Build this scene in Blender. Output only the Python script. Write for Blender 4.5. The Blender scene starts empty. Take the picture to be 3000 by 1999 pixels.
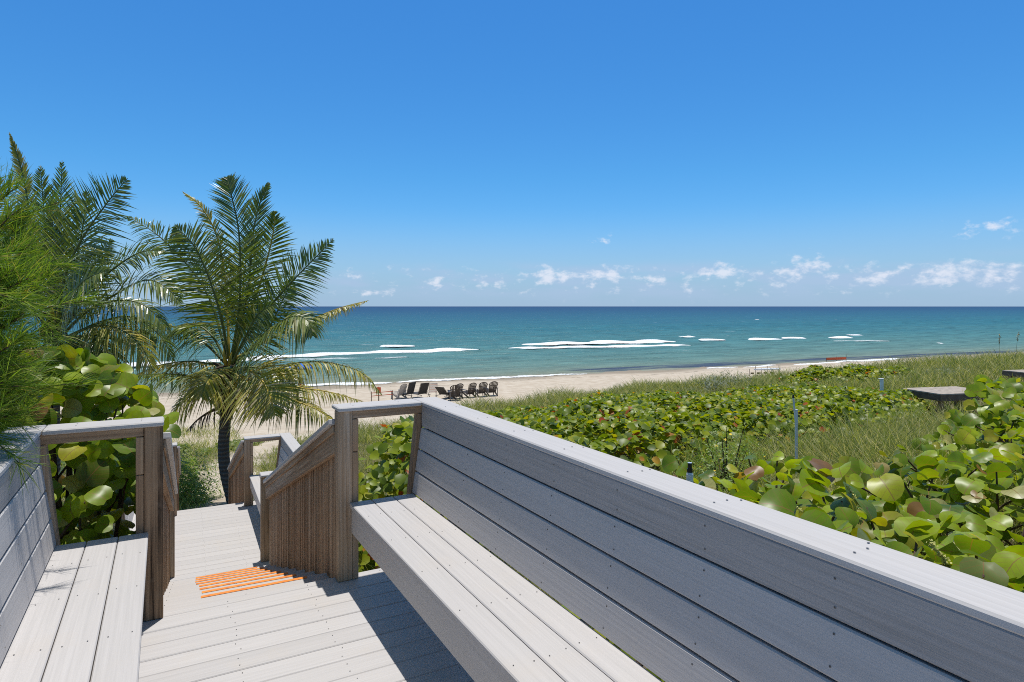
import bpy, bmesh, math, random
import numpy as np
from mathutils import Vector, Matrix

# ------------------------------------------------------------------ camera, world, sun, exposure
S = bpy.context.scene
COL = S.collection
R = math.radians
F, PSI, H, HZ = 1860.0, R(28.7), 1.577, 898.0        # focal length in photo pixels, yaw, eye height above the deck, horizon row
CP, SP = math.cos(PSI), math.sin(PSI)

cd = bpy.data.cameras.new('camera'); cam = bpy.data.objects.new('camera', cd); COL.objects.link(cam)
cam.location = (0, 0, H); cam.rotation_euler = (R(90), 0, -PSI)
cd.sensor_width = 36; cd.lens = F / 3000 * 36; cd.shift_y = -(999.5 - HZ) / 3000
cd.clip_start = 0.05; cd.clip_end = 80000
S.camera = cam

SUN = Vector((0.09, 0.12, 1.0)).normalized()
SUN_EL = math.asin(SUN.z); SUN_AZ = math.atan2(SUN.x, SUN.y)
world = bpy.data.worlds.new('World'); S.world = world; world.use_nodes = True
def build_world():
    nt = world.node_tree; nt.nodes.clear(); N = nt.nodes.new; L = nt.links.new
    out = N('ShaderNodeOutputWorld'); bg = N('ShaderNodeBackground'); bg.inputs['Strength'].default_value = 0.1
    sky = N('ShaderNodeTexSky'); sky.sky_type = 'NISHITA'; sky.sun_disc = False
    sky.sun_elevation = SUN_EL; sky.sun_rotation = SUN_AZ
    sky.altitude = 0; sky.air_density = 1.0; sky.dust_density = 0.25; sky.ozone_density = 3.0
    hs = N('ShaderNodeHueSaturation'); hs.inputs['Saturation'].default_value = 1.22; hs.inputs['Value'].default_value = 1.0
    L(sky.outputs[0], hs.inputs['Color'])
    # clouds: soft cumulus low over the horizon, in the direction of view of the sky itself
    tc = N('ShaderNodeTexCoord'); sep = N('ShaderNodeSeparateXYZ'); L(tc.outputs['Generated'], sep.inputs[0])
    def M(op, a, b=None, c=None, clamp=False):
        m = N('ShaderNodeMath'); m.operation = op; m.use_clamp = clamp
        for i, q in enumerate((a, b, c)):
            if q is None: continue
            if isinstance(q, (int, float)): m.inputs[i].default_value = q
            else: L(q, m.inputs[i])
        return m.outputs[0]
    az = M('ARCTAN2', sep.outputs[0], sep.outputs[1])          # radians right of +Y
    el = M('ARCSINE', sep.outputs[2])
    comb = N('ShaderNodeCombineXYZ'); L(M('MULTIPLY', az, 46.0), comb.inputs[0]); L(M('MULTIPLY', el, 74.0), comb.inputs[1])
    n1 = N('ShaderNodeTexNoise'); n1.inputs['Scale'].default_value = 1.0; n1.inputs['Detail'].default_value = 7; n1.inputs['Roughness'].default_value = 0.58
    L(comb.outputs[0], n1.inputs['Vector'])
    # band envelope: rises from the horizon, strongest at 2-3 degrees, gone above 5
    e1 = N('ShaderNodeMapRange'); e1.interpolation_type = 'SMOOTHSTEP'; L(el, e1.inputs[0])
    e1.inputs[1].default_value = 0.075; e1.inputs[2].default_value = 0.052; e1.inputs[3].default_value = 0; e1.inputs[4].default_value = 1
    e2 = N('ShaderNodeMapRange'); e2.interpolation_type = 'SMOOTHSTEP'; L(el, e2.inputs[0])
    e2.inputs[1].default_value = 0.004; e2.inputs[2].default_value = 0.03; e2.inputs[3].default_value = 0.2; e2.inputs[4].default_value = 1
    env = M('MULTIPLY', e1.outputs[0], e2.outputs[0])
    azr = N('ShaderNodeMapRange'); azr.interpolation_type = 'SMOOTHSTEP'; L(az, azr.inputs[0])     # fuller to the right
    azr.inputs[1].default_value = 0.05; azr.inputs[2].default_value = 0.75; azr.inputs[3].default_value = 0.035; azr.inputs[4].default_value = 0.115
    # single clouds: azimuth, elevation, half width, half height
    def azel(u, v): 
        a = math.atan((u - 1500) / F); return a + PSI, math.atan((HZ - v) / math.hypot(F, u - 1500))
    spots = []
    for (u, v, w, h, g) in ((1767, 703, 40, 17, .30), (2935, 665, 130, 30, .22), (1615, 808, 75, 30, .24), (1760, 802, 60, 26, .22), (1425, 832, 70, 16, .18),
                            (1275, 828, 45, 24, .17), (1915, 822, 55, 18, .18), (2115, 790, 65, 26, .22), (2370, 770, 80, 40, .17), (2560, 812, 45, 30, .17),
                            (2790, 795, 90, 32, .19), (2930, 790, 60, 30, .16), (1110, 858, 90, 16, .14), (1040, 812, 60, 18, .13), (2290, 805, 40, 18, .16)):
        a0, e0 = azel(u, v)
        dx = M('DIVIDE', M('SUBTRACT', az, a0), .8 * w / F); dy = M('DIVIDE', M('SUBTRACT', el, e0), .8 * h / F)
        r2 = M('ADD', M('MULTIPLY', dx, dx), M('MULTIPLY', dy, dy))
        spots.append(M('MULTIPLY', M('EXPONENT', M('MULTIPLY', r2, -0.9)), g))
    # deeper blue low down, plainer towards the zenith
    tr = N('ShaderNodeValToRGB'); L(el, tr.inputs[0]); e = tr.color_ramp.elements
    e[0].position = 0.0; e[0].color = (.50, .72, .90, 1); e[1].position = .85; e[1].color = (1.0, .70, .42, 1)
    q = e.new(.08); q.color = (.44, .69, .92, 1); q = e.new(.2); q.color = (.39, .745, .93, 1); q = e.new(.45); q.color = (.42, .80, 1.0, 1)
    tm = N('ShaderNodeMixRGB'); tm.blend_type = 'MULTIPLY'; tm.inputs[0].default_value = 1; L(hs.outputs[0], tm.inputs[1]); L(tr.outputs[0], tm.inputs[2])
    gn = N('ShaderNodeVectorMath'); gn.operation = 'SCALE'; L(tm.outputs[0], gn.inputs[0]); gn.inputs['Scale'].default_value = 1.50
    tot = spots[0]
    for s_ in spots[1:]: tot = M('MAXIMUM', tot, s_)
    dens = M('ADD', M('ADD', n1.outputs['Fac'], tot), M('MULTIPLY', env, azr.outputs[0]))
    mr = N('ShaderNodeMapRange'); mr.interpolation_type = 'SMOOTHSTEP'; L(dens, mr.inputs[0])
    mr.inputs[1].default_value = 0.635; mr.inputs[2].default_value = 0.90; mr.inputs[3].default_value = 0; mr.inputs[4].default_value = 0.74
    gate = M('MINIMUM', M('MULTIPLY', M('ADD', tot, M('MULTIPLY', env, .12)), 9.0), 1.0)
    fac = M('MULTIPLY', M('MULTIPLY', mr.outputs[0], gate), M('GREATER_THAN', el, 0.0))
    # pale veil low over the sea
    veil = N('ShaderNodeMapRange'); veil.interpolation_type = 'SMOOTHSTEP'; L(el, veil.inputs[0])
    veil.inputs[1].default_value = 0.16; veil.inputs[2].default_value = 0.0; veil.inputs[3].default_value = 0; veil.inputs[4].default_value = 0.8
    mv = N('ShaderNodeMixRGB'); L(veil.outputs[0], mv.inputs[0]); L(gn.outputs[0], mv.inputs[1]); mv.inputs[2].default_value = (3.3, 4.9, 7.3, 1)
    # broad lavender murk behind the puffs, thicker to the right
    cb = N('ShaderNodeCombineXYZ'); L(M('MULTIPLY', az, 9.0), cb.inputs[0]); L(M('MULTIPLY', el, 40.0), cb.inputs[1])
    nm = N('ShaderNodeTexNoise'); nm.inputs['Scale'].default_value = 1; nm.inputs['Detail'].default_value = 6; L(cb.outputs[0], nm.inputs['Vector'])
    mm = N('ShaderNodeMapRange'); mm.interpolation_type = 'SMOOTHSTEP'; L(M('ADD', nm.outputs['Fac'], M('MULTIPLY', azr.outputs[0], 1.2)), mm.inputs[0]); mm.inputs[1].default_value = .48; mm.inputs[2].default_value = .78; mm.inputs[4].default_value = .5
    mk = N('ShaderNodeMixRGB'); L(M('MULTIPLY', mm.outputs[0], env), mk.inputs[0]); L(mv.outputs[0], mk.inputs[1]); mk.inputs[2].default_value = (4.4, 5.6, 7.9, 1); mv = mk
    mx = N('ShaderNodeMixRGB'); L(fac, mx.inputs[0]); L(mv.outputs[0], mx.inputs[1]); mx.inputs[2].default_value = (8.3, 8.6, 9.6, 1)
    L(mx.outputs[0], bg.inputs['Color']); L(bg.outputs[0], out.inputs[0])
build_world()

sd = bpy.data.lights.new('sun', 'SUN'); sd.energy = 4.2; sd.angle = R(0.53); sd.color = (1.0, 0.975, 0.93)
sun = bpy.data.objects.new('sun', sd); COL.objects.link(sun)
sun.rotation_euler = (-SUN).to_track_quat('-Z', 'Y').to_euler()

S.view_settings.view_transform = 'Standard'; S.view_settings.look = 'None'; S.view_settings.exposure = 0.0; S.view_settings.gamma = 1
S.view_settings.use_curve_mapping = False
S.cycles.filter_width = 1.0; S.cycles.use_denoising = False; S.cycles.use_adaptive_sampling = False
S.cycles.sample_clamp_indirect = 4
S.cycles.max_bounces = 6; S.cycles.transparent_max_bounces = 8

# ------------------------------------------------------------------ helpers
rng = np.random.default_rng(7); random.seed(7)
def at(u, v, zc):
    """point at depth zc (metres along the view) seen at photo pixel (u, v)"""
    xc = (u - 1500) / F * zc
    return Vector((xc * CP + zc * SP, zc * CP - xc * SP, H - (v - HZ) / F * zc))
def on_z(u, v, z):
    return at(u, v, (H - z) * F / (v - HZ))

def put(o, parent=None):
    COL.objects.link(o)
    if parent is not None: o.parent = parent
    return o
def thing(name, label, cat, loc=(0, 0, 0), rz=0.0, group=None):
    o = bpy.data.objects.new(name, None); o.empty_display_size = 0.2
    o.location = loc; o.rotation_euler = (0, 0, rz)
    put(o); return tag(o, label, cat, group)
def tag(o, label, cat, group=None):
    o['label'] = label; o['category'] = cat
    if group: o['group'] = group
    return o
def kind(o, k, label=None, cat=None):
    o['kind'] = k
    if label: o['label'] = label
    if cat: o['category'] = cat
    return o
def dup(root, loc, rz, label, group=None):
    r = root.copy(); COL.objects.link(r); r.location = loc; r.rotation_euler = (0, 0, rz); r['label'] = label
    if group: r['group'] = group
    for ch in list(root.children):
        c = ch.copy(); COL.objects.link(c); c.parent = r
        for g in ch.children:
            d = g.copy(); COL.objects.link(d); d.parent = c
    return r

class MB:
    """collects shapes and links them as one mesh object"""
    def __init__(s): s.v = []; s.f = []; s.m = []
    def add(s, vs, fs, mi=0):
        b = len(s.v); s.v += [tuple(q) for q in vs]; s.f += [tuple(b + i for i in q) for q in fs]; s.m += [mi] * len(fs)
    def cbox(s, c, ax, h, ch=0.003, mi=0):
        """chamfered box: centre, three unit axes, half sizes"""
        c = Vector(c); A = [Vector(a) for a in ax]; ch = min(ch, min(h) * 0.45); vs = []; idx = {}
        for sx in (-1, 1):
            for sy in (-1, 1):
                for sz in (-1, 1):
                    for k in range(3):
                        q = [sx * (h[0] - ch), sy * (h[1] - ch), sz * (h[2] - ch)]; q[k] = (sx, sy, sz)[k] * h[k]
                        idx[(sx, sy, sz, k)] = len(vs); vs.append(c + A[0] * q[0] + A[1] * q[1] + A[2] * q[2])
        fs = []; pm = (-1, 1)
        for k in range(3):
            i, j = [q for q in range(3) if q != k]
            for sg in pm:
                ring = []
                for (a, b) in ((-1, -1), (1, -1), (1, 1), (-1, 1)):
                    t = [0, 0, 0]; t[k] = sg; t[i] = a; t[j] = b; ring.append(idx[(*t, k)])
                fs.append(ring)
            for a in pm:
                for b in pm:
                    t0 = [0, 0, 0]; t0[i] = a; t0[j] = b; t0[k] = -1; t1 = list(t0); t1[k] = 1
                    fs.append([idx[(*t0, i)], idx[(*t0, j)], idx[(*t1, j)], idx[(*t1, i)]])
        for sx in pm:
            for sy in pm:
                for sz in pm: fs.append([idx[(sx, sy, sz, k)] for k in range(3)])
        s.add(vs, fs, mi)
    def box(s, x0, x1, y0, y1, z0, z1, ch=0.003, mi=0):
        s.cbox(((x0 + x1) / 2, (y0 + y1) / 2, (z0 + z1) / 2), ((1, 0, 0), (0, 1, 0), (0, 0, 1)), (abs(x1 - x0) / 2, abs(y1 - y0) / 2, abs(z1 - z0) / 2), ch, mi)
    def beam(s, p, q, w, t, up=(0, 0, 1), ch=0.003, mi=0):
        """rectangular bar from p to q, w across, t thick (along up)"""
        p = Vector(p); q = Vector(q); d = q - p; L = d.length; d.normalize(); up = Vector(up)
        sd_ = d.cross(up).normalized(); u = sd_.cross(d).normalized()
        s.cbox((p + q) / 2, (d, sd_, u), (L / 2, w / 2, t / 2), ch, mi)
    def tube(s, pts, rad, n=8, mi=0, cap=True):
        pts = [Vector(p) for p in pts]
        if not hasattr(rad, '__len__'): rad = [rad] * len(pts)
        rings = []; vs = []; prev = None
        for i, p in enumerate(pts):
            d = (pts[min(i + 1, len(pts) - 1)] - pts[max(i - 1, 0)]).normalized()
            if prev is None: a = d.orthogonal().normalized()
            else: a = (prev - d * prev.dot(d)).normalized()
            prev = a; b = d.cross(a); ring = []
            for k in range(n):
                t = 2 * math.pi * k / n; ring.append(len(vs)); vs.append(p + (a * math.cos(t) + b * math.sin(t)) * rad[i])
            rings.append(ring)
        fs = [[r0[k], r0[(k + 1) % n], r1[(k + 1) % n], r1[k]] for r0, r1 in zip(rings, rings[1:]) for k in range(n)]
        if cap: fs += [rings[0][::-1], rings[-1]]
        s.add(vs, fs, mi)
    def disc(s, c, r, nrm=(0, 0, 1), n=6, mi=0):
        nrm = Vector(nrm).normalized(); a = nrm.orthogonal().normalized(); b = nrm.cross(a); c = Vector(c)
        s.add([c + (a * math.cos(2 * math.pi * k / n) + b * math.sin(2 * math.pi * k / n)) * r for k in range(n)], [list(range(n))], mi)
    def build(s, name, mats, parent=None, smooth=False, fix=True):
        me = bpy.data.meshes.new(name); me.from_pydata(s.v, [], s.f)
        for m in (mats if isinstance(mats, (list, tuple)) else [mats]): me.materials.append(m)
        me.polygons.foreach_set('material_index', s.m)
        if fix:
            bm = bmesh.new(); bm.from_mesh(me); bmesh.ops.recalc_face_normals(bm, faces=bm.faces); bm.to_mesh(me); bm.free()
        if smooth: me.polygons.foreach_set('use_smooth', [True] * len(me.polygons))
        me.update()
        return put(bpy.data.objects.new(name, me), parent)

def np_mesh(name, V, T, mats, parent=None, smooth=True, attrs=None, mi=None):
    """mesh from arrays: V (n,3), T (m,k) faces all of k corners"""
    me = bpy.data.meshes.new(name); V = np.asarray(V, np.float32); T = np.asarray(T, np.int32); k = T.shape[1]
    me.vertices.add(len(V)); me.vertices.foreach_set('co', V.ravel())
    me.loops.add(T.size); me.loops.foreach_set('vertex_index', T.ravel())
    me.polygons.add(len(T)); me.polygons.foreach_set('loop_start', np.arange(len(T), dtype=np.int32) * k)
    if mi is not None: me.polygons.foreach_set('material_index', np.asarray(mi, np.int32))
    me.polygons.foreach_set('use_smooth', np.full(len(T), smooth, bool))
    for m in (mats if isinstance(mats, (list, tuple)) else [mats]): me.materials.append(m)
    for nm, arr in (attrs or {}).items():
        a = me.attributes.new(nm, 'FLOAT', 'POINT'); a.data.foreach_set('value', np.asarray(arr, np.float32))
    me.update(calc_edges=True); me.validate()
    return put(bpy.data.objects.new(name, me), parent)

def unit(a): return a / np.maximum(np.linalg.norm(a, axis=-1, keepdims=True), 1e-9)
def scatter_leaves(P, Nn, D, s, tmpl):
    """copies of a leaf template: P centres, Nn normals, D headings, s sizes"""
    tv, tf = tmpl; Nn = unit(Nn); D = unit(D - Nn * (D * Nn).sum(1, keepdims=True)); Sd = np.cross(Nn, D)
    s = np.asarray(s)[:, None, None]
    V = P[:, None, :] + s * (tv[None, :, 0:1] * D[:, None, :] + tv[None, :, 1:2] * Sd[:, None, :] + tv[None, :, 2:3] * Nn[:, None, :])
    K = len(tv); Fc = (tf[None] + (np.arange(len(P)) * K)[:, None, None]).reshape(-1, tf.shape[1])
    at_ = {'lx': np.tile(tv[:, 0], len(P)), 'ly': np.tile(tv[:, 1], len(P))}
    return V.reshape(-1, 3), Fc, at_
def round_leaf(n=14, cup=0.26, fold=0.17):
    """sea grape leaf, radius 1, base notch at -x: centre, inner ring, rim"""
    v = [(-.1, 0, 0)]; f = []
    for r, wave in ((0.55, 0), (1.0, 1)):
        for k in range(n):
            t = 2 * math.pi * k / n; rr = r * (1 - (0.22 if k == n // 2 else 0.0) * wave) * (1 + 0.03 * math.sin(3 * t + 1) * wave)
            x, y = rr * math.cos(t) * 0.96, rr * math.sin(t) * 1.05
            v.append((x, y, fold * abs(y) - cup * rr * rr * (0.6 + 0.4 * math.cos(2 * t)) + 0.035 * wave * math.sin(5 * t)))
    for k in range(n):
        k2 = (k + 1) % n; f.append((0, 1 + k, 1 + k2)); f.append((1 + k, 1 + n + k, 1 + n + k2)); f.append((1 + k, 1 + n + k2, 1 + k2))
    return np.array(v), np.array(f)
def simple_leaf(n=8, fold=.2, asp=.95):
    v = [(0, 0, 0)]; f = []
    for k in range(n):
        t = 2 * math.pi * (k + .5) / n; v.append((math.cos(t), asp * math.sin(t), fold * abs(math.sin(t)) - .18 * math.cos(t) ** 2))
    for k in range(n): f.append((0, 1 + k, 1 + (k + 1) % n))
    return np.array(v), np.array(f)
LEAF_HI, LEAF_LO = round_leaf(), simple_leaf()
def lance_leaf():
    v = [(-1, 0, 0), (-.3, .22, .05), (.4, .2, .02), (1, 0, -.15), (.4, -.2, .02), (-.3, -.22, .05), (0, 0, -.02)]
    f = [(0, 1, 6), (1, 2, 6), (2, 3, 6), (3, 4, 6), (4, 5, 6), (5, 0, 6)]
    return np.array(v, float), np.array(f)
LEAF_LANCE = lance_leaf()

def catmull(P, n):
    P = [Vector(p) for p in P]; P = [P[0] * 2 - P[1]] + P + [P[-1] * 2 - P[-2]]; out = []
    segs = len(P) - 3
    for i in range(n):
        t = i / (n - 1) * segs; k = min(int(t), segs - 1); t -= k
        a, b, c, d = P[k:k + 4]
        out.append(0.5 * ((2 * b) + (c - a) * t + (2 * a - 5 * b + 4 * c - d) * t * t + (3 * b - a - 3 * c + d) * t ** 3))
    return out

# ------------------------------------------------------------------ materials
def new_mat(name):
    m = bpy.data.materials.new(name); m.use_nodes = True; nt = m.node_tree
    return m, nt, nt.nodes['Principled BSDF'], nt.nodes.new, nt.links.new
def setin(b, **k):
    for n_, v in k.items(): b.inputs[n_].default_value = v
def plain(name, col, rough=0.6, spec=0.4, metal=0.0, noise=0.15, scale=8):
    m, nt, b, N, L = new_mat(name); setin(b, Roughness=rough, Metallic=metal); b.inputs['Specular IOR Level'].default_value = spec
    tc = N('ShaderNodeTexCoord'); nz = N('ShaderNodeTexNoise'); nz.inputs['Scale'].default_value = scale; nz.inputs['Detail'].default_value = 6
    L(tc.outputs['Object'], nz.inputs['Vector'])
    rp = N('ShaderNodeValToRGB'); L(nz.outputs['Fac'], rp.inputs[0])
    rp.color_ramp.elements[0].position = .3; rp.color_ramp.elements[1].position = .75
    rp.color_ramp.elements[0].color = (*[c * (1 - noise) for c in col], 1); rp.color_ramp.elements[1].color = (*[min(1, c * (1 + noise)) for c in col], 1)
    L(rp.outputs[0], b.inputs['Base Color']); return m
def board(name, axis, cols, grain=0.10, rough=0.55, bump=0.25, across=105, along=1.6, streak=0.0, island=0.035, dirt=None, tilt=0.0, lo=.30):
    """planks with grain running along one axis (0, 1, 2) of the object"""
    m, nt, b, N, L = new_mat(name); setin(b, Roughness=rough); b.inputs['Specular IOR Level'].default_value = 0.3
    tc = N('ShaderNodeTexCoord'); geo = N('ShaderNodeNewGeometry')
    mp = N('ShaderNodeMapping'); sc = [across] * 3; sc[axis] = along; mp.inputs['Scale'].default_value = sc
    off = N('ShaderNodeVectorMath'); off.operation = 'SCALE'; off.inputs[0].default_value = (3.1, 5.7, 9.3); L(geo.outputs['Random Per Island'], off.inputs['Scale'])
    ad = N('ShaderNodeVectorMath'); L(tc.outputs['Object'], ad.inputs[0]); L(off.outputs[0], ad.inputs[1])
    if tilt:
        vr = N('ShaderNodeVectorRotate'); vr.rotation_type = 'X_AXIS'; vr.inputs['Angle'].default_value = tilt; L(ad.outputs[0], vr.inputs['Vector']); ad = vr
    L(ad.outputs[0], mp.inputs['Vector'])
    nz = N('ShaderNodeTexNoise'); nz.inputs['Scale'].default_value = 1; nz.inputs['Detail'].default_value = 5; nz.inputs['Roughness'].default_value = .62; nz.inputs['Distortion'].default_value = .35
    L(mp.outputs[0], nz.inputs['Vector'])
    mp2 = N('ShaderNodeMapping'); s2 = [across * .16] * 3; s2[axis] = along * .35; mp2.inputs['Scale'].default_value = s2; L(ad.outputs[0], mp2.inputs['Vector'])
    n2 = N('ShaderNodeTexNoise'); n2.inputs['Scale'].default_value = 1; n2.inputs['Detail'].default_value = 4; L(mp2.outputs[0], n2.inputs['Vector'])
    mixv = N('ShaderNodeMath'); mixv.operation = 'MULTIPLY_ADD'; L(n2.outputs['Fac'], mixv.inputs[0]); mixv.inputs[1].default_value = streak
    hm = N('ShaderNodeMath'); hm.operation = 'MULTIPLY'; L(nz.outputs['Fac'], hm.inputs[0]); hm.inputs[1].default_value = 1 - streak; L(hm.outputs[0], mixv.inputs[2])
    rp = N('ShaderNodeValToRGB'); L(mixv.outputs[0], rp.inputs[0]); els = rp.color_ramp.elements
    els[0].position = lo; els[1].position = 1 - lo
    els[0].color = (*cols[0], 1); els[1].color = (*cols[-1], 1)
    for i, c in enumerate(cols[1:-1]):
        e = els.new(lo + (1 - 2 * lo) * (i + 1) / (len(cols) - 1)); e.color = (*c, 1)
    hs = N('ShaderNodeHueSaturation'); L(rp.outputs[0], hs.inputs['Color'])
    mr = N('ShaderNodeMapRange'); L(geo.outputs['Random Per Island'], mr.inputs[0]); mr.inputs[3].default_value = 1 - island; mr.inputs[4].default_value = 1 + island
    L(mr.outputs[0], hs.inputs['Value']); last = hs.outputs[0]
    # faint stains and sand dust
    n3 = N('ShaderNodeTexNoise'); n3.inputs['Scale'].default_value = 2.3; n3.inputs['Detail'].default_value = 8; n3.inputs['Roughness'].default_value = .7; L(tc.outputs['Object'], n3.inputs['Vector'])
    r3 = N('ShaderNodeMapRange'); L(n3.outputs['Fac'], r3.inputs[0]); r3.inputs[1].default_value = .52; r3.inputs[2].default_value = .8; r3.inputs[4].default_value = .55
    mx = N('ShaderNodeMixRGB'); L(r3.outputs[0], mx.inputs[0]); L(last, mx.inputs[1]); mx.inputs[2].default_value = (*(dirt or [c * .92 for c in cols[-1]]), 1)
    L(mx.outputs[0], b.inputs['Base Color'])
    bp = N('ShaderNodeBump'); bp.inputs['Strength'].default_value = bump; bp.inputs['Distance'].default_value = .004; L(nz.outputs['Fac'], bp.inputs['Height']); L(bp.outputs[0], b.inputs['Normal'])
    return m
GC = [(.475, .45, .432), (.515, .486, .466), (.55, .52, .50)]
comp_x = board('grey composite board, grain along x', 0, GC, dirt=(.54, .47, .39))
comp_y = board('grey composite board, grain along y', 1, GC, dirt=(.54, .485, .43))
comp_dark = board('darker grey composite board, strong grain', 1, [(.31, .29, .275), (.385, .36, .345), (.42, .395, .38)], dirt=(.37, .345, .33), bump=.4)
WC = [(.06, .034, .018), (.32, .20, .115), (.44, .30, .185), (.60, .46, .33)]
wood_z = board('weathered pine, grain upright', 2, WC, across=64, along=1.3, rough=.8, bump=.6, lo=.34, streak=.45, island=.22, dirt=(.44, .34, .25))
wood_slope = board('weathered pine, grain down the stair slope', 1, WC, across=64, along=1.3, rough=.8, bump=.6, lo=.34, streak=.45, island=.22, dirt=(.44, .34, .25), tilt=math.atan(.15 / .436))
wood_x = board('weathered pine, grain along x', 0, WC, across=64, along=1.3, rough=.8, bump=.6, lo=.34, streak=.45, island=.22, dirt=(.44, .34, .25))
wood_y = board('weathered pine, grain along y', 1, WC, across=64, along=1.3, rough=.8, bump=.6, lo=.34, streak=.45, island=.22, dirt=(.44, .34, .25))
screw = plain('screw head', (.10, .09, .08), .5)
orange_paint = plain('orange paint', (.90, .27, .045), .55, noise=.28, scale=22)
white_pvc = plain('white pvc', (.80, .80, .80), .4)
black_plastic = plain('black plastic', (.012, .012, .016), .35, spec=.6)
chair_brown = plain('dark brown plastic', (.055, .042, .033), .45)
chair_grey = plain('weathered grey slats', (.42, .38, .34), .8)
sling_black = plain('charcoal sling', (.055, .05, .047), .8)
metal_dark = plain('dark metal tube', (.05, .045, .04), .4)
blue_cloth = plain('blue canvas', (.03, .16, .62), .8)
orange_tape = plain('orange tape', (.75, .13, .04), .6)
stake_mat = plain('stake', (.16, .11, .07), .8)
white_paint = plain('white boat paint', (.74, .75, .76), .4)

def leaf_mat(name, cols, rough=.38, trans=.35, tcol=None, vein=False, spec=.45, edge=None):
    """cols: (position, colour) stops taken by each leaf's own random number"""
    m, nt, b, N, L = new_mat(name); out = nt.nodes['Material Output']
    geo = N('ShaderNodeNewGeometry'); rp = N('ShaderNodeValToRGB'); L(geo.outputs['Random Per Island'], rp.inputs[0])
    els = rp.color_ramp.elements; els[0].position = cols[0][0]; els[0].color = (*cols[0][1], 1); els[1].position = cols[-1][0]; els[1].color = (*cols[-1][1], 1)
    for p_, c in cols[1:-1]: e = els.new(p_); e.color = (*c, 1)
    col = rp.outputs[0]
    tc = N('ShaderNodeTexCoord'); nz = N('ShaderNodeTexNoise'); nz.inputs['Scale'].default_value = 9; nz.inputs['Detail'].default_value = 5; L(tc.outputs['Object'], nz.inputs['Vector'])
    hs = N('ShaderNodeHueSaturation'); L(col, hs.inputs['Color']); mr = N('ShaderNodeMapRange'); L(nz.outputs['Fac'], mr.inputs[0]); mr.inputs[1].default_value = .3; mr.inputs[2].default_value = .7
    mr.inputs[3].default_value = .78; mr.inputs[4].default_value = 1.2; L(mr.outputs[0], hs.inputs['Value']); col = hs.outputs[0]
    if vein:
        ax = N('ShaderNodeAttribute'); ax.attribute_name = 'lx'; ay = N('ShaderNodeAttribute'); ay.attribute_name = 'ly'
        def M(op, a, b_=None):
            q = N('ShaderNodeMath'); q.operation = op
            for i, w in enumerate((a, b_)):
                if w is None: continue
                if isinstance(w, (int, float)): q.inputs[i].default_value = w
                else: L(w, q.inputs[i])
            return q.outputs[0]
        aby = M('ABSOLUTE', ay.outputs['Fac'])
        mid = M('LESS_THAN', aby, .028)
        br = M('LESS_THAN', M('ABSOLUTE', M('SUBTRACT', M('FRACT', M('MULTIPLY', M('SUBTRACT', ax.outputs['Fac'], M('MULTIPLY', aby, .75)), 2.6)), .5)), .045)
        v_ = M('MAXIMUM', M('MULTIPLY', mid, .85), M('MULTIPLY', br, .45))
        mx = N('ShaderNodeMixRGB'); L(v_, mx.inputs[0]); L(col, mx.inputs[1]); mx.inputs[2].default_value = (.27, .15, .05, 1); col = mx.outputs[0]
    bf = N('ShaderNodeMixRGB'); L(geo.outputs['Backfacing'], bf.inputs[0]); L(col, bf.inputs[1])
    pale = N('ShaderNodeMixRGB'); pale.inputs[0].default_value = .25; L(col, pale.inputs[1]); pale.inputs[2].default_value = (.17, .20, .12, 1); L(pale.outputs[0], bf.inputs[2])
    L(bf.outputs[0], b.inputs['Base Color']); setin(b, Roughness=rough); b.inputs['Specular IOR Level'].default_value = spec
    tr = N('ShaderNodeBsdfTranslucent'); th = N('ShaderNodeMixRGB'); th.blend_type = 'MULTIPLY'; th.inputs[0].default_value = 1; L(col, th.inputs[1]); th.inputs[2].default_value = (*(tcol or (1.9, 1.9, .8)), 1); L(th.outputs[0], tr.inputs['Color'])
    ms = N('ShaderNodeMixShader'); ms.inputs[0].default_value = trans; L(b.outputs[0], ms.inputs[1]); L(tr.outputs[0], ms.inputs[2]); L(ms.outputs[0], out.inputs[0])
    return m
GRAPE = [(0, (.07, .13, .009)), (.25, (.15, .23, .010)), (.5, (.23, .32, .012)), (.78, (.30, .38, .014)), (.9, (.36, .34, .02)), (.945, (.08, .13, .012)), (.96, (.44, .42, .18)), (.985, (.38, .36, .12)), (.992, (.26, .14, .05)), (1, (.22, .11, .04))]
grape_near = leaf_mat('sea grape leaf', GRAPE, vein=True, rough=.38, spec=.42, tcol=(2.0, 1.9, .4))
grape_mid = leaf_mat('sea grape leaf with autumn tints', [(0, (.055, .10, .008)), (.35, (.14, .20, .009)), (.65, (.23, .29, .010)), (.86, (.31, .34, .012)), (.965, (.36, .34, .02)), (.975, (.45, .12, .02)), (.985, (.33, .05, .02)), (1, (.5, .3, .03))], rough=.42, spec=.36, tcol=(2.0, 1.9, .4))
palm_green = leaf_mat('palm leaflet', [(0, (.045, .085, .012)), (.4, (.11, .165, .018)), (.7, (.20, .25, .03)), (.88, (.33, .33, .08)), (1, (.50, .44, .27))], rough=.3, trans=.28, tcol=(1.9, 1.9, .6), spec=.6)
palm_old = leaf_mat('yellowing palm leaflet', [(0, (.18, .21, .02)), (.45, (.40, .37, .035)), (.75, (.58, .45, .08)), (1, (.62, .53, .36))], rough=.4, trans=.25, tcol=(1.5, 1.4, .8))
palm_dead = leaf_mat('dead palm leaflet', [(0, (.05, .035, .022)), (1, (.14, .1, .07))], rough=.8, trans=.05)
rachis_g = plain('green frond stalk', (.10, .13, .03), .45, noise=.3)
rachis_y = plain('yellow frond stalk', (.52, .36, .035), .45, noise=.3)
needle_mat = leaf_mat('pine needle', [(0, (.07, .135, .014)), (.5, (.15, .25, .02)), (.85, (.25, .34, .03)), (1, (.36, .28, .08))], rough=.55, trans=.35, tcol=(1.6, 1.7, .7))
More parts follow.
